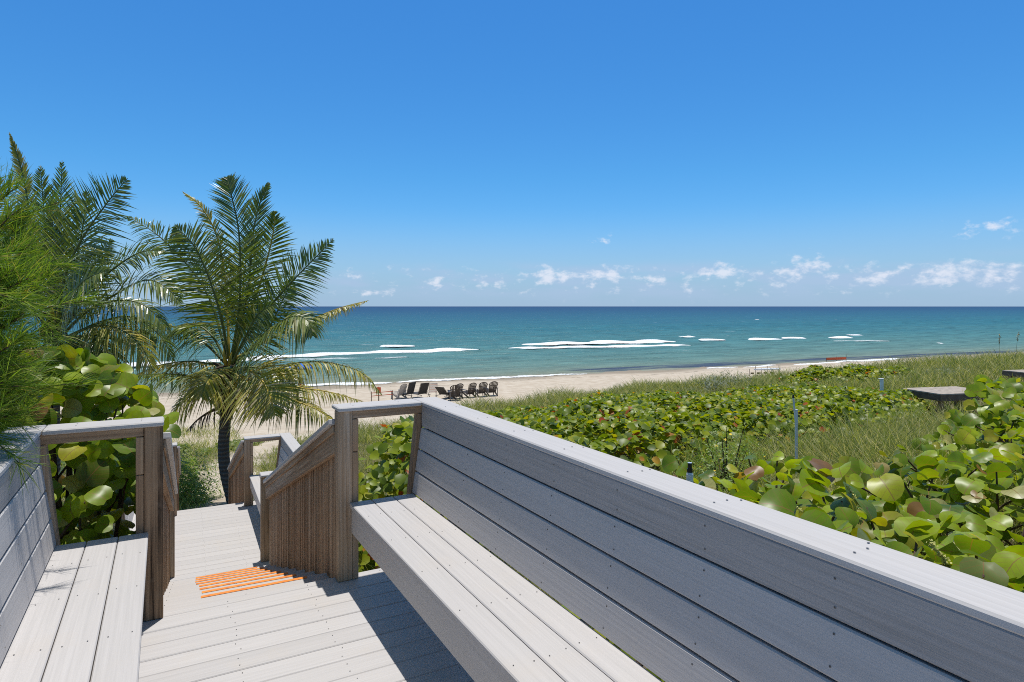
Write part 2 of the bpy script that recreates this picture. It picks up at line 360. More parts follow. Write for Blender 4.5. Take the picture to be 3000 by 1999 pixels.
grass_mat = leaf_mat('dune grass blade', [(0, (.12, .17, .03)), (.4, (.26, .30, .06)), (.75, (.46, .44, .15)), (1, (.70, .60, .34))], rough=.6, trans=.4, tcol=(1.4, 1.4, .8))
creeper_mat = leaf_mat('creeper leaf', [(0, (.07, .12, .02)), (.6, (.15, .2, .03)), (1, (.24, .26, .06))], rough=.5, trans=.3)
bush_mat = leaf_mat('bush leaf', [(0, (.10, .18, .022)), (.6, (.22, .34, .035)), (1, (.34, .42, .08))], rough=.4, trans=.3)
silver_mat = leaf_mat('silver shrub leaf', [(0, (.14, .17, .11)), (1, (.3, .33, .24))], rough=.7, trans=.15)
bark = plain('brown bark', (.10, .065, .045), .9, noise=.45, scale=30)
def trunk_mat():
    m, nt, b, N, L = new_mat('palm trunk'); setin(b, Roughness=.9)
    tc = N('ShaderNodeTexCoord'); w = N('ShaderNodeTexWave'); w.wave_type = 'BANDS'; w.bands_direction = 'Z'; w.inputs['Scale'].default_value = 3.2; w.inputs['Distortion'].default_value = 2.5; w.inputs['Detail'].default_value = 4
    L(tc.outputs['Object'], w.inputs['Vector']); rp = N('ShaderNodeValToRGB'); L(w.outputs['Fac'], rp.inputs[0])
    rp.color_ramp.elements[0].color = (.085, .068, .055, 1); rp.color_ramp.elements[1].color = (.16, .135, .11, 1); L(rp.outputs[0], b.inputs['Base Color'])
    bp = N('ShaderNodeBump'); bp.inputs['Strength'].default_value = .8; bp.inputs['Distance'].default_value = .03; L(w.outputs['Fac'], bp.inputs['Height']); L(bp.outputs[0], b.inputs['Normal']); return m
trunk_m = trunk_mat()
fibre = plain('palm fibre', (.06, .042, .028), .95, noise=.5, scale=25)

# ------------------------------------------------------------------ ground
CPTS = np.array([(-3, -6, -.6), (3, -6, -.5), (9, -6, -.2), (-3, 0, -.8), (.4, 0, -.75), (2.2, 0, -.5), (3, 1, -.35), (6, 0, -.2), (14, 0, -.2), (-3, 4, -1.2), (.4, 4, -1.0), (1.9, 4, -.85), (4, 4, -.65), (8, 4, -.35), (14, 4, -.6),
    (-4, 7, -1.9), (.5, 7, -1.9), (3, 7, -1.3), (7, 7, -.95), (12, 7, -1.0), (20, 7, -1.1), (-5, 10, -2.5), (.5, 10, -2.35), (4, 10, -1.9), (9, 10, -1.5), (15, 10, -1.5), (28, 10, -1.4),
    (-6, 14, -3), (1, 14, -2.85), (4, 14, -2.6), (9, 14, -2.0), (16, 14, -1.9), (25, 14, -1.7), (40, 14, -1.5), (-8, 20, -3.4), (1.5, 20, -3.2), (5, 20, -3.2), (10, 20, -2.6), (16, 20, -2.3), (25, 18, -2.1), (39, 20, -1.75), (48, 18, -1.7), (75, 18, -1.7),
    (-8, 26, -3.9), (2, 26, -3.9), (7, 25, -3.7), (12, 25, -2.95), (16, 24.4, -2.75), (21, 23, -2.4), (29, 22, -2.25), (60, 22, -1.9), (100, 20, -1.9),
    (-10, 32, -4.7), (4, 32, -4.8), (14, 32, -4.85), (22, 33, -4.9), (34, 33, -4.8), (50, 31, -4.6), (75, 30, -4.3), (110, 28, -4.0), (-40, 20, -3.4), (-40, 32, -4.7), (-40, 0, -1), (-40, -30, -.6), (40, -30, -.4), (110, 0, -1), (20, -12, -.2)], float)
def _rbf():
    P = CPTS[:, :2]; D = np.linalg.norm(P[:, None] - P[None], axis=2); n = len(P)
    A = np.zeros((n + 3, n + 3)); A[:n, :n] = D; A[:n, n] = 1; A[:n, n + 1:n + 3] = P; A[n, :n] = 1; A[n + 1:n + 3, :n] = P.T
    return np.linalg.solve(A, np.r_[CPTS[:, 2], 0, 0, 0])
_W = _rbf()
def sstep(a, b, x): t = np.clip((x - a) / (b - a), 0, 1); return t * t * (3 - 2 * t)
SEA = -6.0
def shore(x): return 63 - .10 * np.clip(x, -60, 160)
def bumps(x, y): return .06 * np.sin(1.7 * x + 1.1 * np.sin(.9 * y)) * np.sin(1.3 * y + .7) + .04 * np.sin(3.7 * x + 2 * np.sin(2.1 * y)) * np.sin(3.1 * y)
def gz(x, y):
    x = np.asarray(x, float); y = np.asarray(y, float); sh = x.shape; x = x.ravel(); y = y.ravel(); n = len(CPTS); z = np.empty(len(x))
    for i in range(0, len(x), 20000):
        q = np.c_[x[i:i + 20000], y[i:i + 20000]]
        D = np.linalg.norm(q[:, None] - CPTS[None, :, :2], axis=2)
        z[i:i + 20000] = D @ _W[:n] + _W[n] + q @ _W[n + 1:n + 3]
    z = np.clip(z, -5.2, .3)
    d = shore(x) - y; beach = SEA + np.where(d > 0, .043 * d, .03 * d) + .1 * np.exp(-((d - 9) / 3) ** 2); beach = np.maximum(beach, -16)
    w = sstep(29, 34, y - np.clip(-(x - 40) * .04, -2, 0))
    return (z * (1 - w) + beach * w + bumps(x, y) * (1 - .75 * w)).reshape(sh)
PATH = np.array([(.8, 13.5), (1.1, 15), (1.35, 18), (2.1, 22.8), (3.6, 27), (5.0, 31), (6, 36)])
def path_dist(x, y):
    d = np.full(np.shape(x), 1e9)
    for a, b in zip(PATH, PATH[1:]):
        e = b - a; t = np.clip(((x - a[0]) * e[0] + (y - a[1]) * e[1]) / (e @ e), 0, 1); d = np.minimum(d, np.hypot(x - a[0] - t * e[0], y - a[1] - t * e[1]))
    return d
def build_ground():
    xs = np.r_[np.linspace(-400, -22, 14)[:-1], np.arange(-22, 62, .4), np.linspace(62, 600, 40)]
    ys = np.r_[np.linspace(-200, -9, 14)[:-1], np.arange(-9, 66, .4), np.linspace(66, 320, 24)]
    X, Y = np.meshgrid(xs, ys); Z = gz(X, Y); nx, ny = len(xs), len(ys)
    pd = path_dist(X, Y); veg = 1 - sstep(28.5, 31, Y); veg = veg * sstep(.5, 1.1, pd + .25 * np.sin(3 * Y) * np.sin(2 * X))
    wet = 1 - sstep(1.0, 5.0, shore(X) - Y + 1.2 * np.sin(.35 * X))
    dsh = shore(X) - Y; wrack = np.exp(-((dsh - 5.5 - 1.1 * np.sin(.31 * X) - .5 * np.sin(.9 * X)) / .7) ** 2) + .55 * np.exp(-((dsh - 10.5 - 1.3 * np.sin(.23 * X + 1)) / 1.1) ** 2)
    i = np.arange((ny - 1) * (nx - 1)); r, c = i // (nx - 1), i % (nx - 1); a = r * nx + c
    T = np.c_[a, a + 1, a + nx + 1, a + nx]
    m, nt, b, N, L = new_mat('sand and dune soil'); setin(b, Roughness=.95); b.inputs['Specular IOR Level'].default_value = .15
    tc = N('ShaderNodeTexCoord'); av = N('ShaderNodeAttribute'); av.attribute_name = 'veg'; aw = N('ShaderNodeAttribute'); aw.attribute_name = 'wet'
    n1 = N('ShaderNodeTexNoise'); n1.inputs['Scale'].default_value = 1.1; n1.inputs['Detail'].default_value = 10; n1.inputs['Roughness'].default_value = .65; L(tc.outputs['Object'], n1.inputs['Vector'])
    rs = N('ShaderNodeValToRGB'); L(n1.outputs['Fac'], rs.inputs[0]); e = rs.color_ramp.elements; e[0].position = .32; e[1].position = .68; e[0].color = (.44, .36, .27, 1); e[1].color = (.60, .52, .42, 1)
    n2 = N('ShaderNodeTexNoise'); n2.inputs['Scale'].default_value = 5; n2.inputs['Detail'].default_value = 8; n2.inputs['Roughness'].default_value = .7; L(tc.outputs['Object'], n2.inputs['Vector'])
    rv = N('ShaderNodeValToRGB'); L(n2.outputs['Fac'], rv.inputs[0]); e = rv.color_ramp.elements; e[0].position = .3; e[1].position = .7; e[0].color = (.07, .055, .03, 1); e[1].color = (.22, .19, .12, 1)
    mv = N('ShaderNodeMixRGB'); L(av.outputs['Fac'], mv.inputs[0]); L(rs.outputs[0], mv.inputs[1]); L(rv.outputs[0], mv.inputs[2])
    mw = N('ShaderNodeMixRGB'); L(aw.outputs['Fac'], mw.inputs[0]); L(mv.outputs[0], mw.inputs[1]); mw.inputs[2].default_value = (.30, .25, .19, 1)
    ak = N('ShaderNodeAttribute'); ak.attribute_name = 'wrack'; nk = N('ShaderNodeTexNoise'); nk.inputs['Scale'].default_value = 2.6; nk.inputs['Detail'].default_value = 7; nk.inputs['Roughness'].default_value = .75; L(tc.outputs['Object'], nk.inputs['Vector'])
    mk = N('ShaderNodeMath'); mk.operation = 'MULTIPLY_ADD'; L(ak.outputs['Fac'], mk.inputs[0]); mk.inputs[1].default_value = .3; L(nk.outputs['Fac'], mk.inputs[2])
    rk = N('ShaderNodeMapRange'); L(mk.outputs[0], rk.inputs[0]); rk.inputs[1].default_value = .74; rk.inputs[2].default_value = .86; rk.inputs[4].default_value = .8
    mz = N('ShaderNodeMixRGB'); L(rk.outputs[0], mz.inputs[0]); L(mw.outputs[0], mz.inputs[1]); mz.inputs[2].default_value = (.10, .075, .05, 1)
    L(mz.outputs[0], b.inputs['Base Color'])
    vo = N('ShaderNodeTexVoronoi'); vo.inputs['Scale'].default_value = 2.4; L(tc.outputs['Object'], vo.inputs['Vector'])       # trampled sand
    ad = N('ShaderNodeMath'); ad.operation = 'ADD'; L(vo.outputs['Distance'], ad.inputs[0]); L(n2.outputs['Fac'], ad.inputs[1])
    bp = N('ShaderNodeBump'); bp.inputs['Strength'].default_value = .7; bp.inputs['Distance'].default_value = .06; L(ad.outputs[0], bp.inputs['Height']); L(bp.outputs[0], b.inputs['Normal'])
    o = np_mesh('ground', np.c_[X.ravel(), Y.ravel(), Z.ravel()], T, m, attrs={'veg': veg.ravel(), 'wet': wet.ravel(), 'wrack': wrack.ravel()})
    kind(o, 'structure')
build_ground()

# ------------------------------------------------------------------ sea
def build_sea():
    m, nt, b, N, L = new_mat('sea water')
    tc = N('ShaderNodeTexCoord'); geo = N('ShaderNodeNewGeometry'); sp = N('ShaderNodeSeparateXYZ'); L(geo.outputs['Position'], sp.inputs[0])
    def M(op, a, b_=None, c=None):
        q = N('ShaderNodeMath'); q.operation = op
        for i, w in enumerate((a, b_, c)):
            if w is None: continue
            if isinstance(w, (int, float)): q.inputs[i].default_value = w
            else: L(w, q.inputs[i])
        return q.outputs[0]
    off = M('ADD', sp.outputs[1], M('MULTIPLY', sp.outputs[0], .10))           # metres off shore + 63
    mpn = N('ShaderNodeMapping'); mpn.inputs['Scale'].default_value = (.012, .05, 1); L(geo.outputs['Position'], mpn.inputs['Vector'])
    nb = N('ShaderNodeTexNoise'); nb.inputs['Scale'].default_value = 1; nb.inputs['Detail'].default_value = 5; L(mpn.outputs[0], nb.inputs['Vector'])
    lg = M('LOGARITHM', M('MAXIMUM', M('SUBTRACT', off, 61.5), .5), 10.0)
    lg2 = M('ADD', lg, M('MULTIPLY', M('SUBTRACT', nb.outputs['Fac'], .5), .55))
    rp = N('ShaderNodeValToRGB'); L(M('DIVIDE', lg2, 4.0), rp.inputs[0]); e = rp.color_ramp.elements
    e[0].position = 0; e[0].color = (.30, .27, .19, 1); e[1].position = 1; e[1].color = (.005, .04, .125, 1)
    for p_, c in ((.16, (.19, .225, .16)), (.30, (.105, .21, .185)), (.42, (.06, .185, .19)), (.53, (.024, .145, .185)), (.63, (.013, .108, .175)), (.75, (.008, .07, .155))): q = e.new(p_); q.color = (*c, 1)
    # floating seaweed close to the shore, right of the chairs
    mw = N('ShaderNodeMapping'); mw.inputs['Scale'].default_value = (.09, .55, 1); L(geo.outputs['Position'], mw.inputs['Vector'])
    nw = N('ShaderNodeTexNoise'); nw.inputs['Scale'].default_value = 1; nw.inputs['Detail'].default_value = 6; L(mw.outputs[0], nw.inputs['Vector'])
    def band(x, a, b_, c, d):
        q1 = N('ShaderNodeMapRange'); q1.interpolation_type = 'SMOOTHSTEP'; L(x, q1.inputs[0]); q1.inputs[1].default_value = a; q1.inputs[2].default_value = b_
        q2 = N('ShaderNodeMapRange'); q2.interpolation_type = 'SMOOTHSTEP'; L(x, q2.inputs[0]); q2.inputs[1].default_value = d; q2.inputs[2].default_value = c
        return M('MULTIPLY', q1.outputs[0], q2.outputs[0])
    wm = M('MULTIPLY', band(off, 63.5, 64.6, 67, 70.5), band(sp.outputs[0], 33, 44, 110, 200))
    wq = N('ShaderNodeMapRange'); L(M('ADD', M('MULTIPLY', wm, .42), M('MULTIPLY', nw.outputs['Fac'], .8)), wq.inputs[0]); wq.inputs[1].default_value = .68; wq.inputs[2].default_value = .84; wq.inputs[4].default_value = .85
    wf = M('MULTIPLY', wq.outputs[0], M('MINIMUM', M('MULTIPLY', wm, 3.0), 1.0))
    mx = N('ShaderNodeMixRGB'); L(wf, mx.inputs[0]); L(rp.outputs[0], mx.inputs[1]); mx.inputs[2].default_value = (.022, .035, .085, 1)
    # whitecap specks
    mc = N('ShaderNodeMapping'); mc.inputs['Scale'].default_value = (.10, .32, 1); L(geo.outputs['Position'], mc.inputs['Vector'])
    nc = N('ShaderNodeTexNoise'); nc.inputs['Scale'].default_value = 1; nc.inputs['Detail'].default_value = 3; L(mc.outputs[0], nc.inputs['Vector'])
    wc = N('ShaderNodeMapRange'); L(nc.outputs['Fac'], wc.inputs[0]); wc.inputs[1].default_value = .735; wc.inputs[2].default_value = .77; wc.inputs[4].default_value = .7
    m2 = N('ShaderNodeMixRGB'); L(wc.outputs[0], m2.inputs[0]); L(mx.outputs[0], m2.inputs[1]); m2.inputs[2].default_value = (.7, .72, .72, 1)
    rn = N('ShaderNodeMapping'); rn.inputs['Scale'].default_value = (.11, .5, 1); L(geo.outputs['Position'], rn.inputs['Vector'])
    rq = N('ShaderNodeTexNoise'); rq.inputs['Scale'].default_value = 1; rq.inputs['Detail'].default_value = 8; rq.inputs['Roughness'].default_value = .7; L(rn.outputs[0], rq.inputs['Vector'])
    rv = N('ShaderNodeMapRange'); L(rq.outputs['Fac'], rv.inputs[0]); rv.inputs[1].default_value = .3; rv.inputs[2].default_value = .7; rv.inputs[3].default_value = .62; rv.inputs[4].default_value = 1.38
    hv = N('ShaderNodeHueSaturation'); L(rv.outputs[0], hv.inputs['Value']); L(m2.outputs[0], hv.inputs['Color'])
    # ripple light and shade is painted into the water colour above; bump relief follows
    h = None
    for sc_, st, dt in (((.16, .45, 1), 1.0, 3), ((.7, 1.8, 1), .35, 4), ((2.5, 5.0, 1), .12, 4)):
        mp = N('ShaderNodeMapping'); mp.inputs['Scale'].default_value = sc_; mp.inputs['Rotation'].default_value = (0, 0, R(-8)); L(geo.outputs['Position'], mp.inputs['Vector'])
        n_ = N('ShaderNodeTexNoise'); n_.inputs['Scale'].default_value = 1; n_.inputs['Detail'].default_value = dt; L(mp.outputs[0], n_.inputs['Vector'])
        q = M('MULTIPLY', n_.outputs['Fac'], st); h = q if h is None else M('ADD', h, q)
    bp = N('ShaderNodeBump'); bp.inputs['Strength'].default_value = 1.0; bp.inputs['Distance'].default_value = 1.1; L(h, bp.inputs['Height'])
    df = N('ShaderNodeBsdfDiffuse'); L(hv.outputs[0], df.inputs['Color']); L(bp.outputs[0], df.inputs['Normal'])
    gl = N('ShaderNodeBsdfGlossy'); gl.inputs['Roughness'].default_value = .30; L(bp.outputs[0], gl.inputs['Normal'])
    fr = N('ShaderNodeFresnel'); fr.inputs['IOR'].default_value = 1.33; L(bp.outputs[0], fr.inputs['Normal'])
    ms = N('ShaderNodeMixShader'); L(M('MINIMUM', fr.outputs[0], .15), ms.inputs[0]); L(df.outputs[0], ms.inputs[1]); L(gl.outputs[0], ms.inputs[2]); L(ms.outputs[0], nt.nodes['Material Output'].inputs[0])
    # surface: fine rows near the shore with swell, then far out to the horizon
    xs = np.r_[-40000, -8000, -1500, np.arange(-300, 620, 2.5), 1800, 8000, 40000]
    ys = np.r_[np.arange(44, 200, .7), np.geomspace(200, 60000, 60)[1:]]
    X, Y = np.meshgrid(xs, ys); d = Y - shore(X)
    amp = sstep(2, 20, d) * (1 - sstep(150, 400, d))
    Z = SEA + amp * (.10 * np.sin(.75 * Y + .05 * X + 1.2 * np.sin(.05 * X)) + .07 * np.sin(1.7 * Y - .12 * X + 2 * np.sin(.09 * X))) + .05 * np.sin(.5 * X) * np.exp(-(d / 3) ** 2)
    nx, ny = len(xs), len(ys); i = np.arange((ny - 1) * (nx - 1)); r, c = i // (nx - 1), i % (nx - 1); a = r * nx + c
    kind(np_mesh('water', np.c_[X.ravel(), Y.ravel(), Z.ravel()], np.c_[a, a + 1, a + nx + 1, a + nx], m), 'structure')
    # breakers and swash: white water with torn edges and some height
    foam, nt, b, N, L = new_mat('sea foam'); setin(b, Roughness=.7); b.inputs['Base Color'].default_value = (.82, .84, .85, 1); b.inputs['Specular IOR Level'].default_value = .1
    ea = N('ShaderNodeAttribute'); ea.attribute_name = 'cover'; g2 = N('ShaderNodeNewGeometry'); m3 = N('ShaderNodeMapping'); m3.inputs['Scale'].default_value = (.8, 1.5, 1); L(g2.outputs['Position'], m3.inputs['Vector'])
    n3 = N('ShaderNodeTexNoise'); n3.inputs['Scale'].default_value = 1; n3.inputs['Detail'].default_value = 8; n3.inputs['Roughness'].default_value = .75; L(m3.outputs[0], n3.inputs['Vector'])
    sm = N('ShaderNodeMath'); sm.operation = 'ADD'; L(ea.outputs['Fac'], sm.inputs[0]); L(n3.outputs['Fac'], sm.inputs[1])
    fm = N('ShaderNodeMapRange'); fm.interpolation_type = 'SMOOTHSTEP'; L(sm.outputs[0], fm.inputs[0]); fm.inputs[1].default_value = .66; fm.inputs[2].default_value = 1.22
    tr = N('ShaderNodeBsdfTransparent'); mf = N('ShaderNodeMixShader'); L(fm.outputs[0], mf.inputs[0]); L(tr.outputs[0], mf.inputs[1]); L(b.outputs[0], mf.inputs[2]); L(mf.outputs[0], nt.nodes['Material Output'].inputs[0])
    CV = []
    V = []; T = []
    def strip(u0, v0, u1, v1, wid, hgt, fill, seed, taper=.12):
        p = on_z(u0, v0, SEA); q = on_z(u1, v1, SEA); n = max(12, int((q - p).length / .28)); k = max(7, int(wid / .24)); base = len(V); rg = np.random.default_rng(seed)
        ph = rg.uniform(0, 6.28, 8)
        d_ = (q - p).normalized(); nrm = Vector((-d_.y, d_.x, 0))
        if nrm.y < 0: nrm = -nrm
        for i in range(n + 1):
            t = i / n; env = min(1, t / taper, (1 - t) / taper) ** .6; s_ = t * (q - p).length
            wob = .5 * math.sin(s_ * .11 + ph[0]) + .3 * math.sin(s_ * .37 + ph[1]) + .2 * math.sin(s_ * 1.3 + ph[2])
            w_ = wid * env * (.75 + .25 * math.sin(s_ * .23 + ph[3]) + .2 * math.sin(s_ * 1.1 + ph[4]))
            for j in range(k + 1):
                a_ = j / k; pt = p.lerp(q, t) + nrm * (wob + (a_ - .5) * max(w_, .05))
                z = SEA + .07 + hgt * env * math.sin(math.pi * (a_ ** 1.6)) * (.7 + .3 * math.sin(s_ * .6 + ph[5])) + .04 * math.sin(s_ * 5 + j * 2)
                V.append((pt.x, pt.y, z)); CV.append(fill * min(1, 3.2 * min(a_, 1 - a_) + .05) * min(1, 2.5 * env) - .12)
        for i in range(n):
            for j in range(k):
                a_ = base + i * (k + 1) + j; T.append((a_, a_ + 1, a_ + k + 2, a_ + k + 1))
    D = 1.275
    for i, (a, b0, c, d0, w, h, f) in enumerate(((560, 825, 1100, 804, 4.2, .28, .97), (690, 818, 930, 809, 5, .1, .45), (600, 831, 940, 822, 2.6, .08, .5), (250, 844, 640, 827, 4, .25, .85), (280, 852, 520, 842, 2.5, .08, .45),
            (870, 798, 955, 796.5, 2.5, .28, .8), (1165, 802, 1592, 795.5, 3.2, .25, .92), (1196, 794, 1556, 786.5, 5.5, .42, 1.0), (1240, 799, 1400, 796, 3, .06, .4), (1572, 776, 1592, 775, 3, .3, .95), (1612, 784, 1668, 782.5, 3, .3, .9),
            (1714, 782, 1793, 780.5, 3.2, .32, .95), (1800, 779.5, 1853, 779, 3, .3, .95), (1904, 778, 1952, 777, 3.4, .3, .9), (1915, 785, 2048, 785, 2.6, .12, .55), (1480, 812, 1600, 806, 1.2, .05, .3), (1100, 815, 1220, 812, 1.2, .05, .3), (1950, 771.5, 1972, 771, 2.5, .2, .8),
            (2150, 790, 2160, 790, 1.6, .12, .7), (1735, 735, 1744, 735, 2.5, .15, .7))):
        strip(a * D, b0 * D, c * D, d0 * D, w * 1.7, h * 1.2, f, 10 + i)
    for i, (a, b0, c, d0, w, f) in enumerate(((620, 893, 905, 881, 2.2, .9), (905, 880.5, 1180, 868, 2.0, .95), (1150, 868.5, 1350, 860, 1.4, .7), (1620, 848.5, 1700, 845.5, 1.6, .7), (1820, 840.5, 1990, 831, 2.0, .95), (1960, 832, 2080, 826.5, 2.4, .95), (1700, 846, 1790, 841, 2, .7))):
        strip(a * D, b0 * D, c * D, d0 * D, w, .10, f, 60 + i, .2)
    kind(np_mesh('surf_foam', V, T, foam, attrs={'cover': CV}), 'stuff', 'white foam of small breaking waves and swash along the shore', 'surf')
build_sea()

# ------------------------------------------------------------------ boardwalk: decks, stairs, benches, railings
TILT = R(-1.45)                                   # the lower flight runs a touch to the right
PIV = Vector((.4325, 3.74, 0))
def low(z0=0.0):
    """placing of everything below the first stair: turn about the head of the stair"""
    return Matrix.Translation(PIV) @ Matrix.Rotation(TILT, 4, 'Z') @ Matrix.Translation(-PIV)
LOWM = low()
def low_thing(name, label, cat, p, group=None):
    o = thing(name, label, cat, LOWM @ Vector(p), TILT, group); return o
class Off(MB):
    """MB whose shapes are given in boardwalk coordinates but stored about a thing's base"""
    def __init__(s, base): super().__init__(); s.b = Vector(base)
    def build(s, *a, **k):
        s.v = [(x - s.b.x, y - s.b.y, z - s.b.z) for x, y, z in s.v]; return super().build(*a, **k)

def deck(name, label, base, x0, x1, y0, y1, z, lowm, skip_first=.066):
    o = (low_thing if lowm else thing)(name, label, 'deck', base)
    b = Off(base); y = y1; first = True; pitch = .1385
    while y > y0:
        w = skip_first if first else pitch; first = False
        ya = max(y - w + .004, y0); j = random.uniform(-.0012, .0012)
        b.box(x0, x1, ya, y, z - .028 + j, z + j, .004)
        for xs in (x0 + .1, x0 + .5, x0 + .92, x0 + 1.33, x0 + 1.75, x0 + 2.1):
            if xs < x1 - .03:
                for q in ((.25, .75) if w > .1 else (.5,)): b.disc((xs + random.uniform(-.012, .012), ya + (y - ya) * q + random.uniform(-.006, .006), z + .0022), 0.0027, mi=1)
        y -= w
    b.build('decking', [comp_x, screw], o)
    f = Off(base)
    f.box(x0 + .01, x1 - .01, y1 - .06, y1 - .022, z - .24, z - .032)
    for xs in (x0 + .1, x0 + .9, x1 - .12): f.box(xs - .019, xs + .019, y0, y1 - .065, z - .22, z - .032)
    f.build('frame_joist', wood_y, o)
    for k, (xs, ys) in enumerate(((x0 + .2, y1 - .2), (x1 - .2, y1 - .2), (x0 + .2, y0 + .3), (x1 - .2, y0 + .3))):
        p = Off(base); p.box(xs - .045, xs + .045, ys - .045, ys + .045, z - 2.0, z - .235); p.build('support_post', wood_z, o)
    return o
deck('wooden_deck', 'upper grey board deck with a bench along each side', (.43, 1, 0), -.62, 1.62, -2.2, 3.74, 0, False)
deck('wooden_deck', 'lower grey board landing at the foot of the orange striped stair', (.43, 8.8, -1.35), -.62, 1.62, 7.20, 10.27, -1.35, True, .12)

def staircase(label, y0, z0, n, strip_hi, base):
    o = low_thing('staircase', label, 'stairs', base); r, g = .15, .436
    for k in range(1, n + 1):
        yk = y0 + .495 - .03 + g * (k - 1); zk = z0 - r * k; t = Off(base)
        for j in range(3):
            ya = yk - .142 * (j + 1) + .004; t.box(-.09, .965, ya, yk - .142 * j, zk - .028, zk, .004)
            for xs in (-.02, .42, .88): 
                t.disc((xs, ya + .04, zk + .0022), 0.0027, mi=1); t.disc((xs + .01, ya + .1, zk + .0022), 0.0027, mi=1)
        tr = t.build('tread', [comp_x, screw], o)
        s_ = Off(base); jx = random.uniform(-.012, .012)
        s_.box(.183 + jx, .787 + random.uniform(-.01, .01), yk - .034, yk - .006, zk + .001, zk + .0035, .0005); s_.build('painted_strip', orange_paint, tr)
    q = Off(base)
    for k in range(0, n + 1):
        yk = y0 - .02 + g * k; q.box(-.05, .92, yk - .01, yk + .01, z0 - r * (k + 1) + .002, z0 - r * k - .03)
    q.build('riser', comp_x, o)
    for xs in (-.075, .93):
        s_ = Off(base); a = Vector((xs, y0 - .05, z0 - .22)); b_ = Vector((xs, y0 + g * n + .2, z0 - r * n - .27)); s_.beam(a, b_, .038, .24); s_.build('stringer', wood_y, o)
    return o
staircase('upper stair whose eight treads carry orange painted strips', 3.74, 0, 8, True, (.43, 5.5, -.7))
staircase('lower stair dropping from the landing to the sand beside the palm', 10.27, -1.35, 8, True, (.43, 12.2, -2.0))

